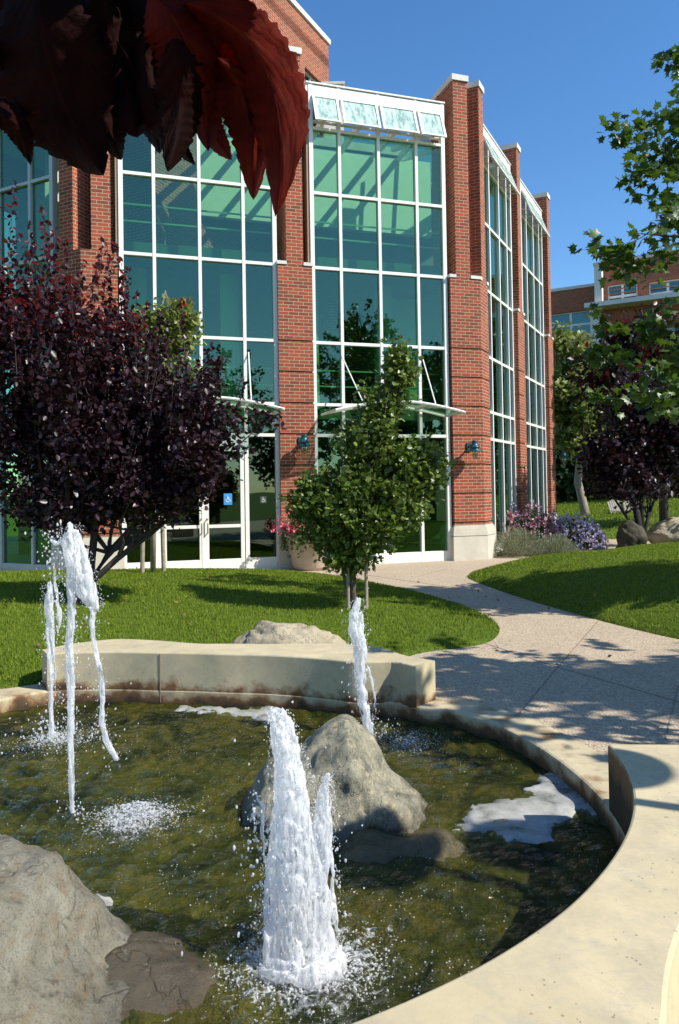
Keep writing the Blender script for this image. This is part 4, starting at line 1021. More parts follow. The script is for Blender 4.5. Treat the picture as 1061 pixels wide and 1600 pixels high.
# ------------------------------------------------------------------ lawns
def pip(poly, x, y):
    c = False; j = len(poly) - 1
    for i in range(len(poly)):
        if (poly[i][1] > y) != (poly[j][1] > y) and x < (poly[j][0] - poly[i][0]) * (y - poly[i][1]) / (poly[j][1] - poly[i][1]) + poly[i][0]: c = not c
        j = i
    return c
def pipv(poly, x, y):
    c = np.zeros(x.shape, bool); P = np.array(poly); Q = np.roll(P, 1, 0)
    for a, b in zip(P, Q):
        if a[1] == b[1]: continue
        c ^= ((a[1] > y) != (b[1] > y)) & (x < (b[0] - a[0]) * (y - a[1]) / (b[1] - a[1]) + a[0])
    return c
def smooth_poly(pts, k=6):
    n = len(pts); out = []
    for i in range(n):
        p0, p1, p2, p3 = (np.array(pts[(i + d) % n], float) for d in (-1, 0, 1, 2))
        for j in range(k):
            t = j / k; out.append(tuple(.5 * ((2 * p1) + (-p0 + p2) * t + (2 * p0 - 5 * p1 + 4 * p2 - p3) * t * t + (-p0 + 3 * p1 - 3 * p2 + p3) * t ** 3)))
    return out
def dist_poly(poly, X, Y):
    P = np.array(poly); Q = np.roll(P, -1, 0); d = np.full(X.shape, 1e9)
    for a, b in zip(P, Q):
        ab = b - a; L2 = max(ab @ ab, 1e-12); t = np.clip(((X - a[0]) * ab[0] + (Y - a[1]) * ab[1]) / L2, 0, 1)
        d = np.minimum(d, np.hypot(X - a[0] - ab[0] * t, Y - a[1] - ab[1] * t))
    return d
def lawn(poly, hfun, st, nblades, label, blade=(.02, .036), near=None):
    poly = smooth_poly(poly); pts = [Vector(p) for p in poly]
    xs2 = [p[0] for p in poly]; ys2 = [p[1] for p in poly]
    gx, gy = np.meshgrid(np.arange(min(xs2), max(xs2), st), np.arange(min(ys2), max(ys2), st)); gx = gx.ravel() + rng.uniform(-.01, .01, gx.size); gy = gy.ravel()
    dd = dist_poly(poly, gx, gy)
    ok = (dd > st * .4) & pipv(poly, gx, gy)
    for x, y in zip(gx[ok], gy[ok]): pts.append(Vector((x, y)))
    r = delaunay_2d_cdt(pts, [], [list(range(len(poly)))], 1, 1e-5)
    X = np.array([p.x for p in r[0]]); Y = np.array([p.y for p in r[0]]); d = dist_poly(poly, X, Y); Z = hfun(X, Y, d)
    m = MB(); m.v = list(zip(X.tolist(), Y.tolist(), Z.tolist()))
    for f_ in r[2]: m.face(f_)
    o = struct(m.build('lawn', LAWN, smooth=True), label)
    # blades
    bx0, bx1, by0, by1 = near if near else (min(xs2), max(xs2), min(ys2), max(ys2))
    x = rng.uniform(bx0, bx1, nblades); y = by0 + (by1 - by0) * rng.random(nblades) ** 1.35
    ok = pipv(poly, x, y); x = x[ok]; y = y[ok]; d = dist_poly(poly, x, y); z = hfun(x, y, d)
    n = len(x); a = rng.uniform(0, 2 * PI, n); hh = rng.uniform(*blade, n) * (1 + .25 * np.sin(x * 3) * np.cos(y * 2.3)); wd = rng.uniform(.0035, .007, n) * np.maximum(1, y / 8)
    lx, ly = rng.normal(0, .35, n) * hh, rng.normal(0, .35, n) * hh
    v = np.stack([np.c_[x - np.cos(a) * wd, y - np.sin(a) * wd, z - .004], np.c_[x + np.cos(a) * wd, y + np.sin(a) * wd, z - .004], np.c_[x + lx, y + ly, z + hh]], 1).reshape(-1, 3)
    g = np_mesh('grass', v, np.arange(n * 3).reshape(-1, 3), GRASS)
    tag(g, 'short green grass blades covering the ' + label, 'grass', kind='stuff'); return poly
def hL(x, y, d):
    t = np.clip((-x - .2) / 3.5, 0, 1)
    return .005 + (.16 + .24 * t) * (1 - np.exp(-d / 1.0)) + .02 * np.sin(x * 1.7 + 1) * np.cos(y * 1.3) * np.minimum(1, d) + .03 * np.clip(d / .06, 0, 1)
# left lawn
LP = [(-1.2, 14.75), (-.5, 14.35), (.08, 13.7), (1.06, 11.87), (1.55, 10.5), (1.78, 9.5), (1.80, 8.76), (1.62, 8.1), (1.33, 7.72), (.75, 7.42), (.55, 7.0), (.5, 6.2), (.1, 6.35), (-.6, 6.4), (-1.2, 6.45), (-2.0, 6.72), (-2.5, 6.5), (-2.75, 6.35), (-3.3, 6.1), (-4.2, 5.3), (-8, 4.6), (-13, 6), (-13, 17), (-8, 15.6), (-5.6, 14.0), (-4.6, 13.9), (-2.8, 14.5)]
LPs_ = lawn(LP, hL, .22, 150000, 'mounded lawn left of the path', near=(-7, 2, 6.2, 14.9))
def hR(x, y, d):
    return .005 + .50 * (1 - np.exp(-d / 1.6)) + .03 * np.sin(x * 1.3) * np.cos(y * 1.1) * np.minimum(1, d) + .03 * np.clip(d / .06, 0, 1)
RP = [(2.28, 13.75), (2.30, 12.9), (2.53, 11.34), (2.93, 9.55), (3.47, 7.9), (4.3, 6.6), (6.5, 5.6), (11, 6), (12, 12), (11, 18.5), (8.6, 19.6), (7.4, 18.1), (6.28, 17.6), (4.7, 16.4), (3.2, 15.2), (2.6, 14.4)]
RPs_ = lawn(RP, hR, .25, 110000, 'shaded mounded lawn right of the path', near=(2.2, 9, 7.6, 18.5))
# far lawn beyond the path
def hF(x, y, d): return .005 + 1.15 * (1 - np.exp(-d / 7.0)) + .03 * np.clip(d / .06, 0, 1)
def gz(px, py): p = G(px, py); return (p[0], p[1])
FP_ = [(6.9, 22.6), (8.2, 22.8), (10.5, 21.5), (12.5, 20.5), (22, 19), (40, 24), (44, 60), (8, 64), (5.5, 45), (6.2, 30)]
lawn(FP_, hF, .8, 60000, 'far sunny lawn beyond the boulders', blade=(.05, .09), near=(6, 24, 20, 48))

# ------------------------------------------------------------------ trees
LEAF_OVAL = (np.array([(0, 0, 0), (.28, .25, .06), (.30, .6, .05), (0, 1, -.08), (-.30, .6, .05), (-.28, .25, .06), (0, .5, -.03)]), [(0, 1, 6), (1, 2, 6), (2, 3, 6), (3, 4, 6), (4, 5, 6), (5, 0, 6)])
LEAF_FAN = (np.array([(0, 0, 0), (.42, .45, .05), (.40, .85, .08), (.08, 1, .0), (-.08, 1.0, .0), (-.40, .85, .08), (-.42, .45, .05), (0, .5, -.03)]), [(0, 1, 7), (1, 2, 7), (2, 3, 7), (4, 5, 7), (5, 6, 7), (6, 0, 7)])
_m = [(0, 0), (.18, .12), (.5, -.02), (.42, .25), (.62, .5), (.33, .5), (.30, .72), (.14, .62), (0, 1.05), (-.14, .62), (-.30, .72), (-.33, .5), (-.62, .5), (-.42, .25), (-.5, -.02), (-.18, .12)]
LEAF_MAPLE = (np.array([(x, y, -.12 * abs(x)) for x, y in _m] + [(0, .38, .04)]), [(i, (i + 1) % 16, 16) for i in range(16)])
def leaves(P, size, tmpl, droop=.5, out=None):
    P = np.array(P); n = len(P); v, f_ = tmpl
    yd = rng.normal(0, 1, (n, 3)); yd[:, 2] -= droop
    if out is not None: yd = yd + np.array(out) * 1.2
    yd /= np.linalg.norm(yd, axis=1)[:, None]
    up = rng.normal(0, .75, (n, 3)); up[:, 2] += 1.0
    xd = np.cross(yd, up); xd /= np.linalg.norm(xd, axis=1)[:, None] + 1e-9; zd = np.cross(xd, yd)
    s_ = size * rng.uniform(.65, 1.2, n)
    V2 = (v[None, :, 0:1] * xd[:, None] + v[None, :, 1:2] * yd[:, None] + v[None, :, 2:3] * zd[:, None]) * s_[:, None, None] + P[:, None]
    F2 = np.array(f_)[None] + (np.arange(n) * len(v))[:, None, None]
    return V2.reshape(-1, 3), F2.reshape(-1, 3)
def tree(name, label, cat, base, trunks, lobes, ntwig, per, lsize, tmpl, mat, bark, twig_len=.35, up=.5, group=None, trunk_r=.05, extra=None, shell=2.2, sprays=0, spread=.06, nlimb=60, tips=None, clump=0.0, gap=0.0):
    """trunks: list of polylines with radii ; lobes: (cx,cy,cz,rx,ry,rz,w) relative to base"""
    t = thing(name, label, cat, base, group); b = np.array(base); lob = np.array([l[:7] for l in lobes], float)
    wts = lob[:, 6] / lob[:, 6].sum(); pts, dirs = [], []
    tries = 0
    while len(pts) < ntwig and tries < ntwig * 8:
        tries += 1
        l = lob[rng.choice(len(lob), p=wts)]; d = rng.normal(0, 1, 3); d /= np.linalg.norm(d); r = rng.random() ** (1 / shell)
        p = l[:3] + d * r * l[3:6]
        if gap and noise.noise(Vector(p * gap) + Vector((b[0], 1, 2))) < -.12: continue
        dd = d * .8 + np.array([0, 0, up]) + rng.normal(0, .35, 3); dd /= np.linalg.norm(dd); pts.append(p); dirs.append(dd)
    for p, d in (tips or []): pts.append(np.array(p)); dirs.append(np.array(d) / np.linalg.norm(d))
    LPs, LO = [], []; m = MB()
    for p, d in zip(pts, dirs):
        Lt = twig_len * rng.uniform(.6, 1.3); s0 = p - d * Lt; k = int(per * rng.uniform(.7, 1.3))
        tt = rng.random(k) ** .8; q = s0[None] + d[None] * (tt * Lt)[:, None] + rng.normal(0, spread, (k, 3)); LPs.append(q); LO.append(np.repeat(d[None], k, 0))
        if rng.random() < .35: m.tube([s0 + b, p + b], [.005, .002], 3, cap=False)
    for _ in range(sprays):
        l = lob[rng.choice(len(lob), p=wts)]; a = rng.uniform(0, 2 * PI); r = math.sqrt(rng.random()) * .9
        p = l[:3] + np.array([l[3] * r * math.cos(a), l[4] * r * math.sin(a), l[5] * math.sqrt(max(0, 1 - r * r)) * .9])
        d = np.array([rng.normal(0, .12) + .15 * r * math.cos(a), rng.normal(0, .12), 1.0]); d /= np.linalg.norm(d); Ls = twig_len * rng.uniform(1.0, 2.4); k = int(26 * Ls / .5)
        tt = np.linspace(0, 1, k); q = p[None] + d[None] * (tt * Ls)[:, None] + rng.normal(0, .022, (k, 3)) * (1.3 - tt)[:, None]; LPs.append(q); LO.append(rng.normal(0, .8, (k, 3)))
        m.tube([p + b, p + d * Ls + b], [.005, .002], 3, cap=False)
    V2, F2 = leaves(np.concatenate(LPs) + b, lsize, tmpl, out=np.concatenate(LO))
    mats = mat if isinstance(mat, (list, tuple)) else [mat]
    mi = None
    if len(mats) > 1:
        nf = len(tmpl[1]); allp = np.concatenate(LPs); zt = np.percentile(allp[:, 2], 86); top = (allp[:, 2] + rng.normal(0, .25, len(allp)) > zt) & (rng.random(len(allp)) < .5); mi = np.repeat(top.astype(int), nf)
    np_mesh('crown', V2, F2, mats, t, mi=mi)
    ends = []
    for pl, ra in trunks:
        P_ = [np.array(p) for p in pl]; m.tube([p + b for p in P_], ra, 10); ends.append((P_, ra))
    for k in range(nlimb):
        P_, ra = ends[rng.integers(len(ends))]; i = rng.integers(max(1, len(P_) // 2), len(P_)); s0 = P_[i]; r0 = ra[i] * .6
        e = pts[rng.integers(len(pts))]; mid = s0 + (e - s0) * .5 + np.array([rng.normal(0, .08), rng.normal(0, .08), -.08 * np.linalg.norm(e - s0)])
        q1 = s0 + (mid - s0) * .5 + rng.normal(0, .03, 3)
        m.tube([s0 + b, q1 + b, mid + b, (mid + e) / 2 + rng.normal(0, .04, 3) + b, e + b], [r0, r0 * .8, r0 * .6, r0 * .4, .003], 5, cap=False)
    m.build('trunk', bark, t, smooth=True)
    return t
def gzb(px, py, z): return G(px, py, z)
# purple plum tree at left
pb = (-2.95, 8.7, .32)
lim = [([(0, 0, -.15), (.02, 0, .25), (-.25, .05, .75), (-.5, .1, 1.5), (-.8, .1, 2.6)], [.075, .06, .045, .035, .015]),
       ([(0, 0, -.15), (.06, 0, .25), (.28, .1, .6), (.6, .1, .95), (1.0, .05, 1.5)], [.07, .055, .042, .03, .012]),
       ([(.02, .05, -.15), (.05, .1, .3), (.12, .1, .9), (.25, .0, 1.8), (.2, 0, 3.4)], [.07, .055, .045, .03, .012]),
       ([(-.03, 0, -.15), (-.08, 0, .25), (-.12, -.05, .8), (-.15, -.1, 1.7), (-.35, 0, 3.2)], [.07, .055, .045, .032, .012]),
       ([(0, -.03, -.15), (.03, -.05, .2), (.42, -.05, .55), (.75, .1, .8), (1.3, .1, 1.25)], [.055, .045, .035, .025, .01])]
tips = []
for px, py in ((402, 665), (425, 650), (395, 700), (380, 660), (372, 690), (360, 640), (412, 640), (350, 700), (440, 655), (330, 600), (345, 560)):
    p = np.array(D(px, py, 8.6 + rng.uniform(-.2, .2))) - np.array(pb); tips.append((p, (1, 0, .25)))
tree('purple_plum_tree', 'purple-leaved plum tree with many upright shoots standing on the left lawn', 'tree', pb, lim,
     [(-.30, 0, 2.05, 1.35, 1.0, .95, 3.2), (-.25, 0, 2.95, 1.05, .9, .8, 1.6), (.75, 0, 1.75, .95, .8, .80, 2.6), (.95, .1, 2.25, .75, .7, .55, 1.0), (-1.5, 0, 2.0, .9, .8, 1.3, 1.4), (-.85, 0, 3.3, .8, .6, .8, 1.3), (.95, 0, 1.6, .85, .7, .55, 1.3), (.2, 0, 1.25, 1.2, .8, .35, .9)],
     1750, 32, .074, LEAF_OVAL, [PLUM, PLUMR], DKBARK, twig_len=.36, up=.7, sprays=170, tips=tips, nlimb=70, gap=1.6)
# small green tree in the middle
tb = (.14, 9.2, .14)
t2 = tree('small_green_tree', 'small round-leaved green tree behind the back fountain jet', 'tree', tb,
     [([(0, 0, -.1), (.0, 0, .3), (.0, 0, .8), (.12, 0, 1.6), (.38, 0, 2.4), (.60, 0, 3.2)], [.05, .045, .035, .028, .018, .006]), ([(-.04, 0, .15), (-.12, 0, .5), (-.2, .05, .95), (-.35, .05, 1.4)], [.022, .02, .015, .008])],
     [(.02, 0, 1.25, .72, .6, .62, 3.2), (.50, 0, 1.52, .62, .5, .50, 2.2), (-.30, 0, 1.25, .50, .45, .42, 1.6), (.25, 0, 2.0, .50, .42, .42, 1.6), (.42, 0, 2.45, .36, .32, .45, 1.0), (.62, 0, 2.95, .17, .17, .40, .5), (.82, 0, 1.78, .34, .34, .34, .7), (-.50, 0, 1.42, .28, .28, .26, .6), (.05, 0, .72, .42, .36, .22, 1.0), (-.15, .0, .80, .25, .25, .22, .4)],
     760, 28, .064, LEAF_FAN, GREEN2, BARK, twig_len=.22, up=.55, nlimb=16, spread=.055)
def stake(base, h, label, lean=(0, 0), r=.022, mat=STAKE):
    m = MB(); m.tube([(base[0], base[1], base[2] - .2), (base[0] + lean[0], base[1] + lean[1], base[2] + h)], [r, r * .95], 10)
    o = m.build('tree_stake', mat); tag(o, label, 'stake', 'round wooden stakes propping young trees')
stake((tb[0] + .16, tb[1] - .05, .12), 1.2, 'wooden stake right of the small green tree trunk')
stake((tb[0] - .06, tb[1] - .1, .12), 1.25, 'wooden stake left of the small green tree trunk')
# young staked tree near doors, behind plum
yb = G(240, 882, .30); yb = D(239, 882, 12.2)
tree('young_staked_tree', 'young tree with lime-green top staked beside the glass doors', 'tree', (yb[0], yb[1], yb[2]),
     [([(0, 0, -.1), (.02, 0, .9), (.0, 0, 2.0), (.1, 0, 3.6), (.25, 0, 4.4)], [.045, .042, .035, .02, .006])],
     [(.25, 0, 3.7, .55, .45, .55, 2), (.3, 0, 2.9, .7, .5, .6, 1.4), (.5, 0, 4.0, .45, .35, .3, .8)], 190, 22, .085, LEAF_FAN, LIME, BARKP, twig_len=.3, nlimb=16)
sk1 = D(222, 882, 12.1); sk2 = D(256, 884, 12.3)
stake(sk1, .95, 'left one of two stakes holding the young tree by the doors', (.03, 0), .035); stake(sk2, .95, 'right one of two stakes holding the young tree by the doors', (-.02, 0), .035)
m = MB(); za = yb[2] + .58
m.bar((sk1[0] + .02, sk1[1], za + .05), (yb[0], yb[1] - .05, za - .03), .01, .035); m.bar((yb[0], yb[1] - .05, za - .03), (sk2[0] - .02, sk2[1], za + .05), .01, .035)
tag(m.build('tie_strap', TIE), 'yellow strap tying the young tree trunk to its two stakes', 'strap')
# right foreground maple with branches reaching into the sky
mb = (6.0, 9.2, .3)
mt = []
for px, py in ((930, 400), (1010, 590), (1050, 640), (1055, 560), (1058, 250), (1060, 340), (960, 600), (930, 560), (900, 540), (1040, 100), (1050, 150), (1035, 200), (1000, 195), (985, 185), (995, 235), (980, 225), (1020, 260), (1050, 240), (985, 270), (1030, 330), (1010, 300), (1000, 370), (1025, 385), (960, 395), (940, 390), (985, 400), (1045, 360), (1055, 520), (1000, 560), (1040, 590), (985, 530), (1015, 520), (1050, 610), (1020, 640), (1055, 300), (1058, 180)):
    Yq = 8.9 + rng.uniform(-.7, .7); p = np.array(D(px, py, Yq)) - np.array(mb)
    for _ in range(2): mt.append((p + rng.normal(0, .1, 3), (-1, 0, .15 + rng.normal(0, .3))))
tree('maple_tree', 'green maple whose sunlit branches reach in from the right edge against the sky', 'tree', mb,
     [([(0, 0, -.2), (0, 0, 1.2), (.1, 0, 2.4), (0, .1, 4.5), (0, 0, 6.6)], [.13, .11, .10, .07, .02]), ([(.05, 0, 2.2), (-.5, 0, 3.0), (-1.1, -.1, 3.5), (-1.7, -.1, 3.9)], [.06, .05, .035, .015]), ([(0, 0, 3.2), (-.6, -.1, 4.4), (-1.2, -.2, 5.2), (-1.6, -.2, 5.8)], [.05, .04, .03, .012])],
     [(.75, 0, 4.6, 1.5, 1.5, 2.3, 4), (.85, 0, 3.0, 1.6, 1.6, 1.0, 2)], 700, 22, .125, LEAF_MAPLE, MAPLE, BARK, twig_len=.5, up=.3, nlimb=50, tips=mt, gap=.8)
# off-frame trees that shade the path and stand mirrored in the glass
def big_maple(base, h, r, label, n=360, tw=1.0):
    tree('maple_tree', label, 'tree', base, [([(0, 0, -.2), (0, 0, h * .3), (.1, 0, h * .6), (0, 0, h * .92)], [.14, .12, .08, .02])],
         [(0, 0, h * .62, r, r, h * .30, 3), (.2, .1, h * .80, r * .6, r * .6, h * .18, 1), (-.1, 0, h * .42, r * .9, r * .9, h * .14, 1.2)], n, 20, .15, LEAF_MAPLE, MAPLE, BARK, twig_len=.6 * tw, up=.3, nlimb=40, gap=.9)
big_maple((5.9, 4.3, 0), 5.9, 2.15, 'maple beside the path beyond the right edge of the view', 215)
big_maple((-13, 11.5, 0), 11, 3.6, 'broad maple beyond the frame left of the lawn', 360)
big_maple((8.5, -6.5, 0), 9.5, 2.8, 'maple behind the viewpoint mirrored in the door bay', 330)
big_maple((11.5, 2.0, 0), 10.5, 2.7, 'tall maple right of the viewpoint mirrored in the glass bay', 420)
big_maple((10.5, 8.0, .3), 7.5, 2.3, 'maple farther right on the shaded lawn', 300)
big_maple((3.2, -9.5, 0), 9.5, 3.0, 'maple standing behind the viewpoint', 300)
# background trees on the right
tree('pale_green_tree', 'pale green tree with a crooked light trunk beside the far brick pier', 'tree', (*D(918, 812, 30)[:2], D(918, 812, 30)[2]),
     [([(0, 0, -.3), (-.15, 0, .6), (-.35, 0, 1.5), (-.25, 0, 2.6), (-.5, 0, 5), (-.4, 0, 7.2)], [.20, .17, .15, .12, .08, .02]), ([(-.3, 0, 1.5), (.1, 0, 2.2), (.7, 0, 2.9)], [.09, .07, .03])],
     [(-.7, 0, 6.3, 1.1, 1.0, 1.5, 2), (-.4, 0, 4.6, 1.6, 1.3, 1.2, 3), (-.2, 0, 3.2, 1.4, 1.2, .8, 1.6), (.7, 0, 4.3, 1.0, 1, 1.4, 1.2)], 420, 24, .20, LEAF_FAN, LIME, BARKP, twig_len=.7, nlimb=20, spread=.16, gap=.7)
def trunks_multi(h): return [([(0, 0, -.2), (.0, 0, .5), (-.05, .2, 1.2), (-.3, .5, 2.4)], [.14, .11, .08, .02]), ([(0, 0, .3), (.25, .2, .9), (.7, .5, 1.8)], [.055, .04, .015]), ([(0, 0, .4), (-.35, .1, 1.0), (-.7, .4, 1.7)], [.05, .035, .015]), ([(0, 0, .6), (.15, .3, 1.6), (.2, .6, 3.2)], [.07, .05, .02])]
pt_ = D(1003, 868, 18.6)
tree('dark_purple_tree', 'dark purple-leaved tree with forked trunk beside the shaded boulder on the right', 'tree', (pt_[0], pt_[1], pt_[2]), trunks_multi(5),
     [(.2, .5, 2.45, 1.5, 1.1, 1.15, 3.4), (.5, .6, 3.7, 1.2, 1.0, .9, 2), (1.2, .9, 2.7, 1.4, 1.2, 1.2, 2)], 820, 28, .14, LEAF_OVAL, PLUM, BLKBARK, twig_len=.6, nlimb=14, spread=.12, gap=.7)
pt_ = D(1038, 832, 24)
tree('red_leaved_tree', 'red and purple leaved tree behind the dark tree at the right edge', 'tree', (pt_[0], pt_[1], pt_[2]), [([(0, 0, -.2), (0, 0, 1.4), (0, 0, 3), (0, 0, 6)], [.15, .13, .1, .03])],
     [(-.6, 0, 5.4, 2.2, 1.6, 1.7, 3), (.3, 0, 3.6, 2.4, 1.6, 1.2, 2)], 360, 24, .20, LEAF_OVAL, REDL, DKBARK, twig_len=.8, nlimb=20, spread=.16, gap=.6)
for i, (px, Y_, h, r) in enumerate(((880, 42, 6.0, 2.6), (960, 43, 7.5, 3.2), (1040, 41, 8.5, 3.5), (1120, 38, 9, 3.5))):
    lab = ['dark leafy tree behind the pale tree, nearest the brick piers', 'dark leafy tree behind the lawn chairs', 'tall dark leafy tree at the right edge of the far lawn', 'dark leafy tree beyond the right edge behind the far lawn'][i]
    p = D(px, 790, Y_)
    tree('background_tree', lab, 'tree', (p[0], p[1], .8), [([(0, 0, -.2), (0, 0, h * .5), (0, 0, h * .8)], [.2, .15, .04])],
         [(0, 0, h * .5, r, r * .8, h * .42, 3), (0, 0, h * .25, r * 1.1, r * .8, h * .22, 2)], 330, 20, .34, LEAF_OVAL, DKTREE, DKBARK, twig_len=.9, nlimb=10, spread=.3)

# ------------------------------------------------------------------ shrubs and flowers
def bush(name, label, c, rx_, ry_, rz_, n, lsize, mats, tmpl=LEAF_OVAL, flowers=None, group=None, spiky=False):
    t = thing(name, label, 'shrub' if not flowers else 'flowering plant', c, group); c = np.array(c)
    d = rng.normal(0, 1, (n, 3)); d[:, 2] = np.abs(d[:, 2]); d /= np.linalg.norm(d, axis=1)[:, None]; r = rng.random(n) ** (1 / 2.6)
    lump = np.array([1 + .28 * noise.noise(Vector(q * 2.4) + Vector(c)) for q in d])
    P = d * r[:, None] * lump[:, None] * np.array([rx_, ry_, rz_]) + c
    out = d.copy(); out[:, 2] += .8
    V2, F2 = leaves(P, lsize, tmpl, out=out * (2.2 if spiky else .8)); np_mesh('foliage', V2, F2, mats, t)
    m = MB()
    for _ in range(24):
        a = rng.uniform(0, 2 * PI); m.tube([c + (0, 0, -.05), c + np.array([rx_ * .5 * math.cos(a), ry_ * .5 * math.sin(a), rz_ * .7])], [.008, .003], 4, cap=False)
    m.build('stems', BARK, t)
    if flowers:
        fm, nf, fs = flowers; d = rng.normal(0, 1, (nf, 3)); d[:, 2] = np.abs(d[:, 2]) * .9; d /= np.linalg.norm(d, axis=1)[:, None]
        lump = np.array([1.03 + .28 * noise.noise(Vector(q * 2.4) + Vector(c)) for q in d])
        P = d * lump[:, None] * rng.uniform(.85, 1.12, nf)[:, None] * np.array([rx_, ry_, rz_]) + c
        Pn = np.repeat(P, 5, 0) + rng.normal(0, fs * .35, (nf * 5, 3)); V2, F2 = leaves(Pn, fs, LEAF_OVAL, droop=-1.0); np_mesh('flowers', V2, F2, fm, t)['kind'] = 'stuff'
    return t
SAGE = m_leaf('silvery_leaves', [(.16, .19, .09), (.26, .29, .15), (.34, .36, .22), (.13, .16, .06)], .3, .6)
VIO = m_leaf('violet_petals', [(.42, .36, .55), (.54, .47, .64), (.68, .60, .74)], .3, .6)
PINK = m_leaf('pink_petals', [(.62, .28, .36), (.70, .42, .44), (.55, .20, .40)], .3, .6)
MAG = m_leaf('magenta_petals', [(.55, .03, .12), (.70, .06, .16), (.65, .30, .25)], .3, .5)
YEL = m_leaf('yellow_petals', [(.75, .50, .04), (.8, .6, .15), (.75, .55, .4)], .3, .5)
SMG = m_leaf('planter_leaves', [(.05, .10, .015), (.09, .16, .03), (.16, .12, .05)], .3, .5)
NEEDLE = (np.array([(.05, 0, 0), (-.05, 0, 0), (-.03, .6, .03), (0, 1, 0), (.03, .6, .03)]), [(0, 1, 2), (0, 2, 4), (2, 3, 4)])
def gp(px, py): p = G(px, py); return (p[0], p[1], .0)
# bed
bed = [gp(772, 868)[:2], gp(850, 871)[:2], gp(905, 868)[:2], gp(935, 860)[:2], gp(930, 852)[:2], gp(870, 838)[:2], rr(8.7, n0_ + .1), rr(1.2, n0_ + .1)]
m = MB(); m.prism(bed, .01, .06); struct(m.build('planting_bed', SOIL), 'soil bed at the foot of the glass bays')
bush('silver_shrub', 'rounded grey-green shrub nearest the corner pier base', gp(808, 870), .62, .5, .62, 5200, .085, SAGE, NEEDLE, spiky=True)
bush('silver_shrub', 'second grey-green shrub in front of the violet flowers', gp(868, 868), .55, .4, .45, 3600, .085, SAGE, NEEDLE, spiky=True)
bush('pink_flower_bush', 'pink flowering bush against the glass between the two piers', (*G(838, 860)[:2], 0), .75, .5, 1.0, 2400, .07, SMG, flowers=(PINK, 420, .065))
bush('violet_flower_bush', 'large violet flowering bush at the end of the planting bed', gp(900, 860), .70, .55, .78, 2600, .07, SMG, flowers=(VIO, 900, .055))
bush('violet_flower_bush', 'violet flowering bush spilling over the path corner', gp(922, 858), .38, .35, .48, 1200, .06, SMG, flowers=(VIO, 420, .055))
bush('pink_flower_bush', 'thin pink flowers beside the far pier foot', (*G(795, 860)[:2], 0), .5, .3, .95, 900, .06, SMG, flowers=(PINK, 160, .06))
# planter with flowers
pc = np.array([*G(487, 892)[:2], 0]); pc[1] += .30
pl = thing('flower_planter', 'beige tapered planter with trailing leaves and bright flowers by the brick pier', 'planter', tuple(pc))
m = MB(); m.lathe(tuple(pc), [(.0, .006), (.36, .008), (.40, .08), (.50, .60), (.545, .64), (.56, .70), (.55, .735), (.50, .735), (.49, .66), (0, .65)], 36); m.build('pot', POT, pl, smooth=True)
m = MB(); m.lathe(tuple(pc), [(0, .70), (.488, .70), (.488, .68)], 24); m.build('soil', SOIL, pl)
d = rng.normal(0, 1, (1500, 3)); d[:, 2] = np.abs(d[:, 2]); d /= np.linalg.norm(d, axis=1)[:, None]; P = d * (rng.random(1500) ** .4)[:, None] * np.array([.62, .55, .5]) + pc + (0, 0, .68)
V2, F2 = leaves(P, .07, LEAF_OVAL); np_mesh('leaves', V2, F2, SMG, pl)
P = []
for a in rng.uniform(PI * .9, PI * 2.1, 26):
    Lh = rng.uniform(.15, .5)
    for k in range(12): u = k / 11; P.append(pc + np.array([.57 * math.cos(a), .57 * math.sin(a), .72 - Lh * u]) + rng.normal(0, .025, 3))
V2, F2 = leaves(P, .07, LEAF_FAN); np_mesh('trailing_ivy', V2, F2, SMG, pl)
for nm, mt_, nn, off in (('magenta_flowers', MAG, 60, (-.25, 0)), ('yellow_flowers', YEL, 45, (.15, 0)), ('pale_flowers', PINK, 30, (0, 0))):
    d = rng.normal(0, 1, (nn, 3)); d[:, 2] = np.abs(d[:, 2]) + .2; d[:, 1] -= .6; d /= np.linalg.norm(d, axis=1)[:, None]; P = d * np.array([.55, .55, .48]) + pc + (off[0], off[1], .70)
    V2, F2 = leaves(np.repeat(P, 6, 0) + rng.normal(0, .02, (nn * 6, 3)), .06, LEAF_OVAL, droop=-1); np_mesh(nm, V2, F2, mt_, pl)['kind'] = 'stuff'

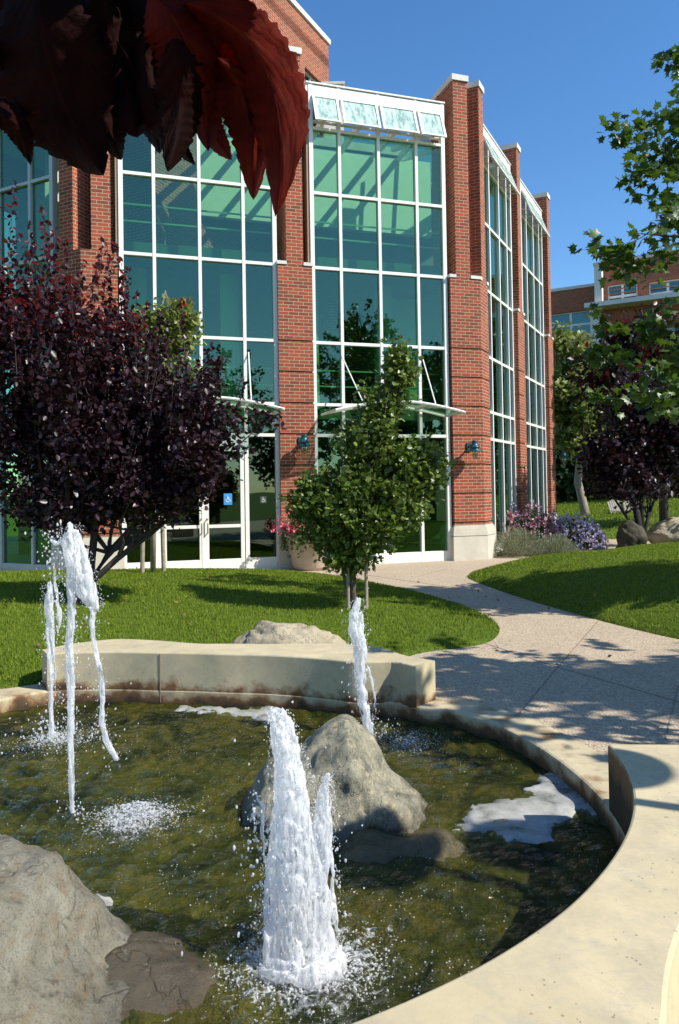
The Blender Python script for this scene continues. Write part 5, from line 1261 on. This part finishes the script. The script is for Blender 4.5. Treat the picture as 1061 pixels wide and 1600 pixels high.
# ------------------------------------------------------------------ right background objects
p = D(985, 862, 18.2)
rock('shaded_boulder', 'tall dark boulder in the shade beside the forked trunk', (p[0], p[1], .2), lambda n: (n[0] * .34, n[1] * .36, n[2] * .58), ROCKD, sub=5, disp=.1, seed=21)
p = D(1050, 845, 20)
rock('sunlit_boulder', 'sunlit tan boulder at the right edge beyond the lawn', (p[0] + .2, p[1], .30), lambda n: (n[0] * .85, n[1] * .5, n[2] * .45), ROCKT, sub=5, disp=.08, seed=23)
p = D(915, 876, 18.0)
def deck_chair(px, py, Y, rz, label, first=None):
    if first is None:
        t = thing('adirondack_chair', label, 'chair', (0, 0, 0), 'weathered lawn chairs')
        for sx in (-1, 1):
            m = MB(); m.box(sx * .32 - .02, sx * .32 + .02, -.45, -.38, 0, .52); m.build('leg', GREYW, t)
            m = MB(); m.bar((sx * .29, -.42, .36), (sx * .29, .45, .03), .03, .10); m.build('leg', GREYW, t)
            m = MB(); m.box(sx * .36 - .07, sx * .36 + .07, -.5, .2, .521, .545); m.build('armrest', GREYW, t)
        m = MB()
        for k in range(6): y = -.42 + k * .105; m.box(-.28, .28, y, y + .085, .40 - (y + .42) * .30, .42 - (y + .42) * .30)
        m.build('seat', GREYW, t)
        m = MB()
        for k in range(7): x = -.29 + k * .097; hh = .98 - .10 * abs(k - 3) / 3; m.bar((x, .13, .2), (x, .42, hh), .08, .02, up=(0, 1, 0))
        m.bar((-.3, .33, .62), (.3, .33, .62), .05, .03)
        m.build('backrest', GREYW, t)
    else:
        t = first.copy(); COL.objects.link(t); t['label'] = label
        for ch in first.children: c = ch.copy(); COL.objects.link(c); c.parent = t
    p = D(px, py, Y); t.location = p; t.rotation_euler = (0, 0, rz); return t
dc = deck_chair(972, 820, 29, .35, 'weathered wooden lawn chair left of the dark trunk')
deck_chair(995, 820, 29, .1, 'weathered wooden lawn chair half hidden behind the dark trunk', dc)

# ------------------------------------------------------------------ off-frame street lamp (its shadow crosses the seat wall and water)
lp = thing('unseen_lamp_post', 'teal lamp post standing beyond the right edge of the pond', 'street lamp', (3.45, 2.08, 0))
m = MB(); m.lathe((3.45, 2.08, 0), [(.12, 0), (.12, .12), (.06, .2), (.045, .4), (.035, 3.3), (.05, 3.35), (.02, 3.4)], 16); m.build('post', TEAL, lp, smooth=True)
m = MB(); m.lathe((3.45, 2.08, 3.4), [(0, .34), (.06, .32), (.08, .22), (.14, .18), (.28, .02), (.29, 0), (.10, .02)], 26); m.build('lamp_shade', TEAL, lp, smooth=True)
hx, hy, hz = 1.22 + 1.0355 * 3.075 * .9135, 3.48 - 1.0355 * 3.075 * .4068, 3.4  # unseen lamp added to throw the round shadow on the seat wall end
lq = thing('unseen_lamp_post', 'unseen gooseneck lamp post added off frame right to cast a round shadow on the seat wall', 'street lamp', (hx + .56, hy + 1.26, 0))
m = MB(); m.lathe((hx + .56, hy + 1.26, 0), [(.12, 0), (.12, .12), (.06, .2), (.045, .4), (.035, 3.5), (0, 3.55)], 16); m.tube([(hx + .56, hy + 1.26, 3.45), (hx + .4, hy + .9, 3.75), (hx + .12, hy + .27, 3.75), (hx, hy, 3.6), (hx, hy, 3.45)], .012, 8); m.build('post', TEAL, lq, smooth=True)
m = MB(); m.lathe((hx, hy, hz), [(0, .2), (.06, .18), (.12, .10), (.25, .02), (.26, 0), (.10, .02)], 30); m.build('lamp_shade', TEAL, lq, smooth=True)  # shade of the added unseen lamp, casts the round shadow

FALL = m_leaf('fallen_leaves', [(.30, .20, .05), (.16, .07, .03), (.08, .03, .02), (.40, .30, .10)], .1, .7)
Pf = []
for _ in range(170):
    x_, y_ = rng.uniform(-6, 4.5), rng.uniform(6.8, 14.5); q = np.array([x_]), np.array([y_])
    if pipv(LPs_, *q)[0]: z_ = float(hL(q[0], q[1], dist_poly(LPs_, *q))[0]) + .02
    elif pipv(RPs_, *q)[0]: z_ = float(hR(q[0], q[1], dist_poly(RPs_, *q))[0]) + .02
    else: z_ = .012
    if z_ < .013 and math.hypot(x_ - PC[0], y_ - PC[1]) < 3.2: continue
    Pf.append((x_, y_, z_))
V2, F2 = leaves(Pf, .05, LEAF_OVAL, droop=0)
tag(np_mesh('fallen_leaves', V2, F2, FALL), 'few dry leaves lying scattered over the lawn and path', 'leaves', kind='stuff')
# ------------------------------------------------------------------ foreground purple leaves (very close, top left)
FG = m_leaf('near_plum_leaves', [(.030, .004, .003), (.045, .006, .004), (.022, .003, .003)], .30, .42, (.12, .006, .003), .35)
_M = Mat('near_leaf'); 
def near_leaf_mat(name, k0, k1, k2, tc):
    M = Mat(name); v = M.coords('UV'); sx = M.n('SeparateXYZ'); M.l(v, sx.inputs[0])
    # side veins: stripes in (v - |u|) plus midrib
    au = M.math('ABSOLUTE', sx.outputs['X']); t = M.math('SUBTRACT', sx.outputs['Y'], M.math('MULTIPLY', au, .55))
    wv = M.math('ABSOLUTE', M.math('SINE', M.math('MULTIPLY', t, 27.0)))
    vein = M.ramp(wv, [(0, 1), (.13, 0)]); mid = M.ramp(au, [(.0, 1), (.05, 0)])
    vv = M.math('MAXIMUM', vein, mid)
    ob = M.coords(); nz = M.noise(ob, 30, 4)
    c = M.mix(M.ramp(nz, [(.35, 0), (.7, 1)]), k0, k1)
    c = M.mix(M.math('MULTIPLY', vv, .5), c, k2)
    M.set(c, .75, M.bump(M.math('ADD', M.math('MULTIPLY', vv, -1.0), M.math('MULTIPLY', wv, .8)), .35, .0008), spec=.08)
    tr = M.n('BsdfTranslucent'); tr.inputs[0].default_value = (*tc, 1); ms = M.n('MixShader'); ms.inputs[0].default_value = .35
    M.l(M.b.outputs[0], ms.inputs[1]); M.l(tr.outputs[0], ms.inputs[2]); M.l(ms.outputs[0], M.out.inputs[0]); return M.m
NEARM = near_leaf_mat('shaded_dark_plum_leaf', (.006, .0012, .001), (.020, .0022, .0015), (.030, .005, .004), (.06, .003, .002)); NEARR = near_leaf_mat('sunlit_red_plum_leaf', (.045, .003, .001), (.13, .010, .003), (.19, .03, .015), (.34, .012, .004)); bpy.data.materials.remove(_M.m)  # shade and sun painted in: near-black copy for left leaves, red for right
nb = thing('overhanging_plum_branch', 'dark red plum branch with big leaves hanging close at the top left', 'branch', D(150, 40, .62))
def near_leaf(p0, p1, p2, w0, Y, tilt=.3, twist=0.0, seed=0):
    """midrib through three pixels (base, mid, tip), w0 half width px"""
    m = MB(); N = 64; K = 5; c = [np.array(p) for p in (p0, p1, p2)]
    def mid(t): return (1 - t) ** 2 * c[0] + 2 * t * (1 - t) * c[1] + t * t * c[2]
    for i in range(N + 1):
        t = i / N; q = mid(t); dq = mid(min(1, t + .01)) - mid(max(0, t - .01)); dq = dq / (np.linalg.norm(dq) + 1e-9); nx = np.array([-dq[1], dq[0]])
        prof = (math.sin(PI * min(1, t ** .8 * 1.0)) ** .75) if t < 1 else 0
        saw = 1 - .15 * ((t * 15 + seed * .3) % 1.0) - .06 * ((t * 41 + seed) % 1.0) + .07 * math.sin(t * 11 + seed * 2)
        hw = w0 * prof * saw
        for j in range(-K, K + 1):
            u = j / K; pxy = q + nx * hw * u
            depth = Y + (abs(u) * tilt * .03 + .012 * math.sin(t * 5 + seed) + twist * u * .02+ .0012 * math.sin((t - abs(u) * .3) * 30))
            m.v.append(D(pxy[0], pxy[1], depth)); 
    W2 = 2 * K + 1
    for i in range(N):
        for j in range(W2 - 1):
            a = i * W2 + j; uv = [((j - K) / K, i / N), ((j + 1 - K) / K, i / N), ((j + 1 - K) / K, (i + 1) / N), ((j - K) / K, (i + 1) / N)]
            m.face((a, a + 1, a + W2 + 1, a + W2), uv)
    o = m.build('leaf', NEARR if seed in SUNLIT else NEARM, nb, smooth=True); s_ = o.modifiers.new('s', 'SOLIDIFY'); s_.thickness = .0005; return o
NL_ = [((290, 5), (478, 60), (430, 338), 60, .50), ((330, 60), (400, 140), (396, 312), 46, .53), ((235, -10), (320, 60), (325, 236), 66, .52), ((270, 60), (300, 150), (262, 268), 44, .50),
       ((230, 50), (210, 150), (305, 258), 36, .56), ((300, 0), (400, 20), (448, 175), 44, .55), ((60, -30), (60, 130), (162, 274), 105, .56), ((150, -20), (190, 100), (215, 215), 90, .58),
       ((20, 30), (60, 90), (72, 205), 30, .60), ((-40, 170), (30, 160), (48, 258), 26, .54), ((-30, 60), (10, 110), (36, 190), 26, .57),
       ((110, -60), (160, 20), (120, 190), 110, .60), ((180, -70), (290, -20), (335, 130), 80, .58), ((-20, -60), (40, 0), (30, 90), 70, .62), ((0, -60), (90, -20), (150, 120), 90, .64),
       ((250, 10), (350, 10), (420, 110), 36, .59), ((300, 120), (320, 200), (362, 250), 26, .57), ((180, 60), (230, 130), (250, 240), 42, .60), ((340, 90), (420, 190), (452, 262), 30, .52), ((200, 80), (150, 180), (190, 250), 40, .59),
       # unseen leaves added above the view to shade the left part of the spray
       ((560, -420), (500, -300), (430, -160), 120, .46), ((460, -480), (380, -340), (300, -180), 130, .47), ((640, -620), (560, -480), (470, -300), 140, .42), ((380, -520), (300, -380), (240, -230), 120, .50), ((520, -700), (440, -560), (380, -400), 130, .42), ((300, -420), (200, -300), (150, -170), 110, .52)]
SUNLIT = [round(k * 1.7, 6) for k in (0, 1, 2, 5, 16, 18)]  # right-hand leaves given the sunlit colour
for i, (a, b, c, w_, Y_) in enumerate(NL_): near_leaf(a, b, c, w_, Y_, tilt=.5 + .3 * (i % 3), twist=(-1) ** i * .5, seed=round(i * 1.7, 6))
m = MB(); m.tube([D(-120, -160, .66), D(60, -60, .64), D(180, -30, .61), D(330, 10, .57)], [.006, .005, .004, .002], 8); m.build('twig', DKBARK, nb, smooth=True)
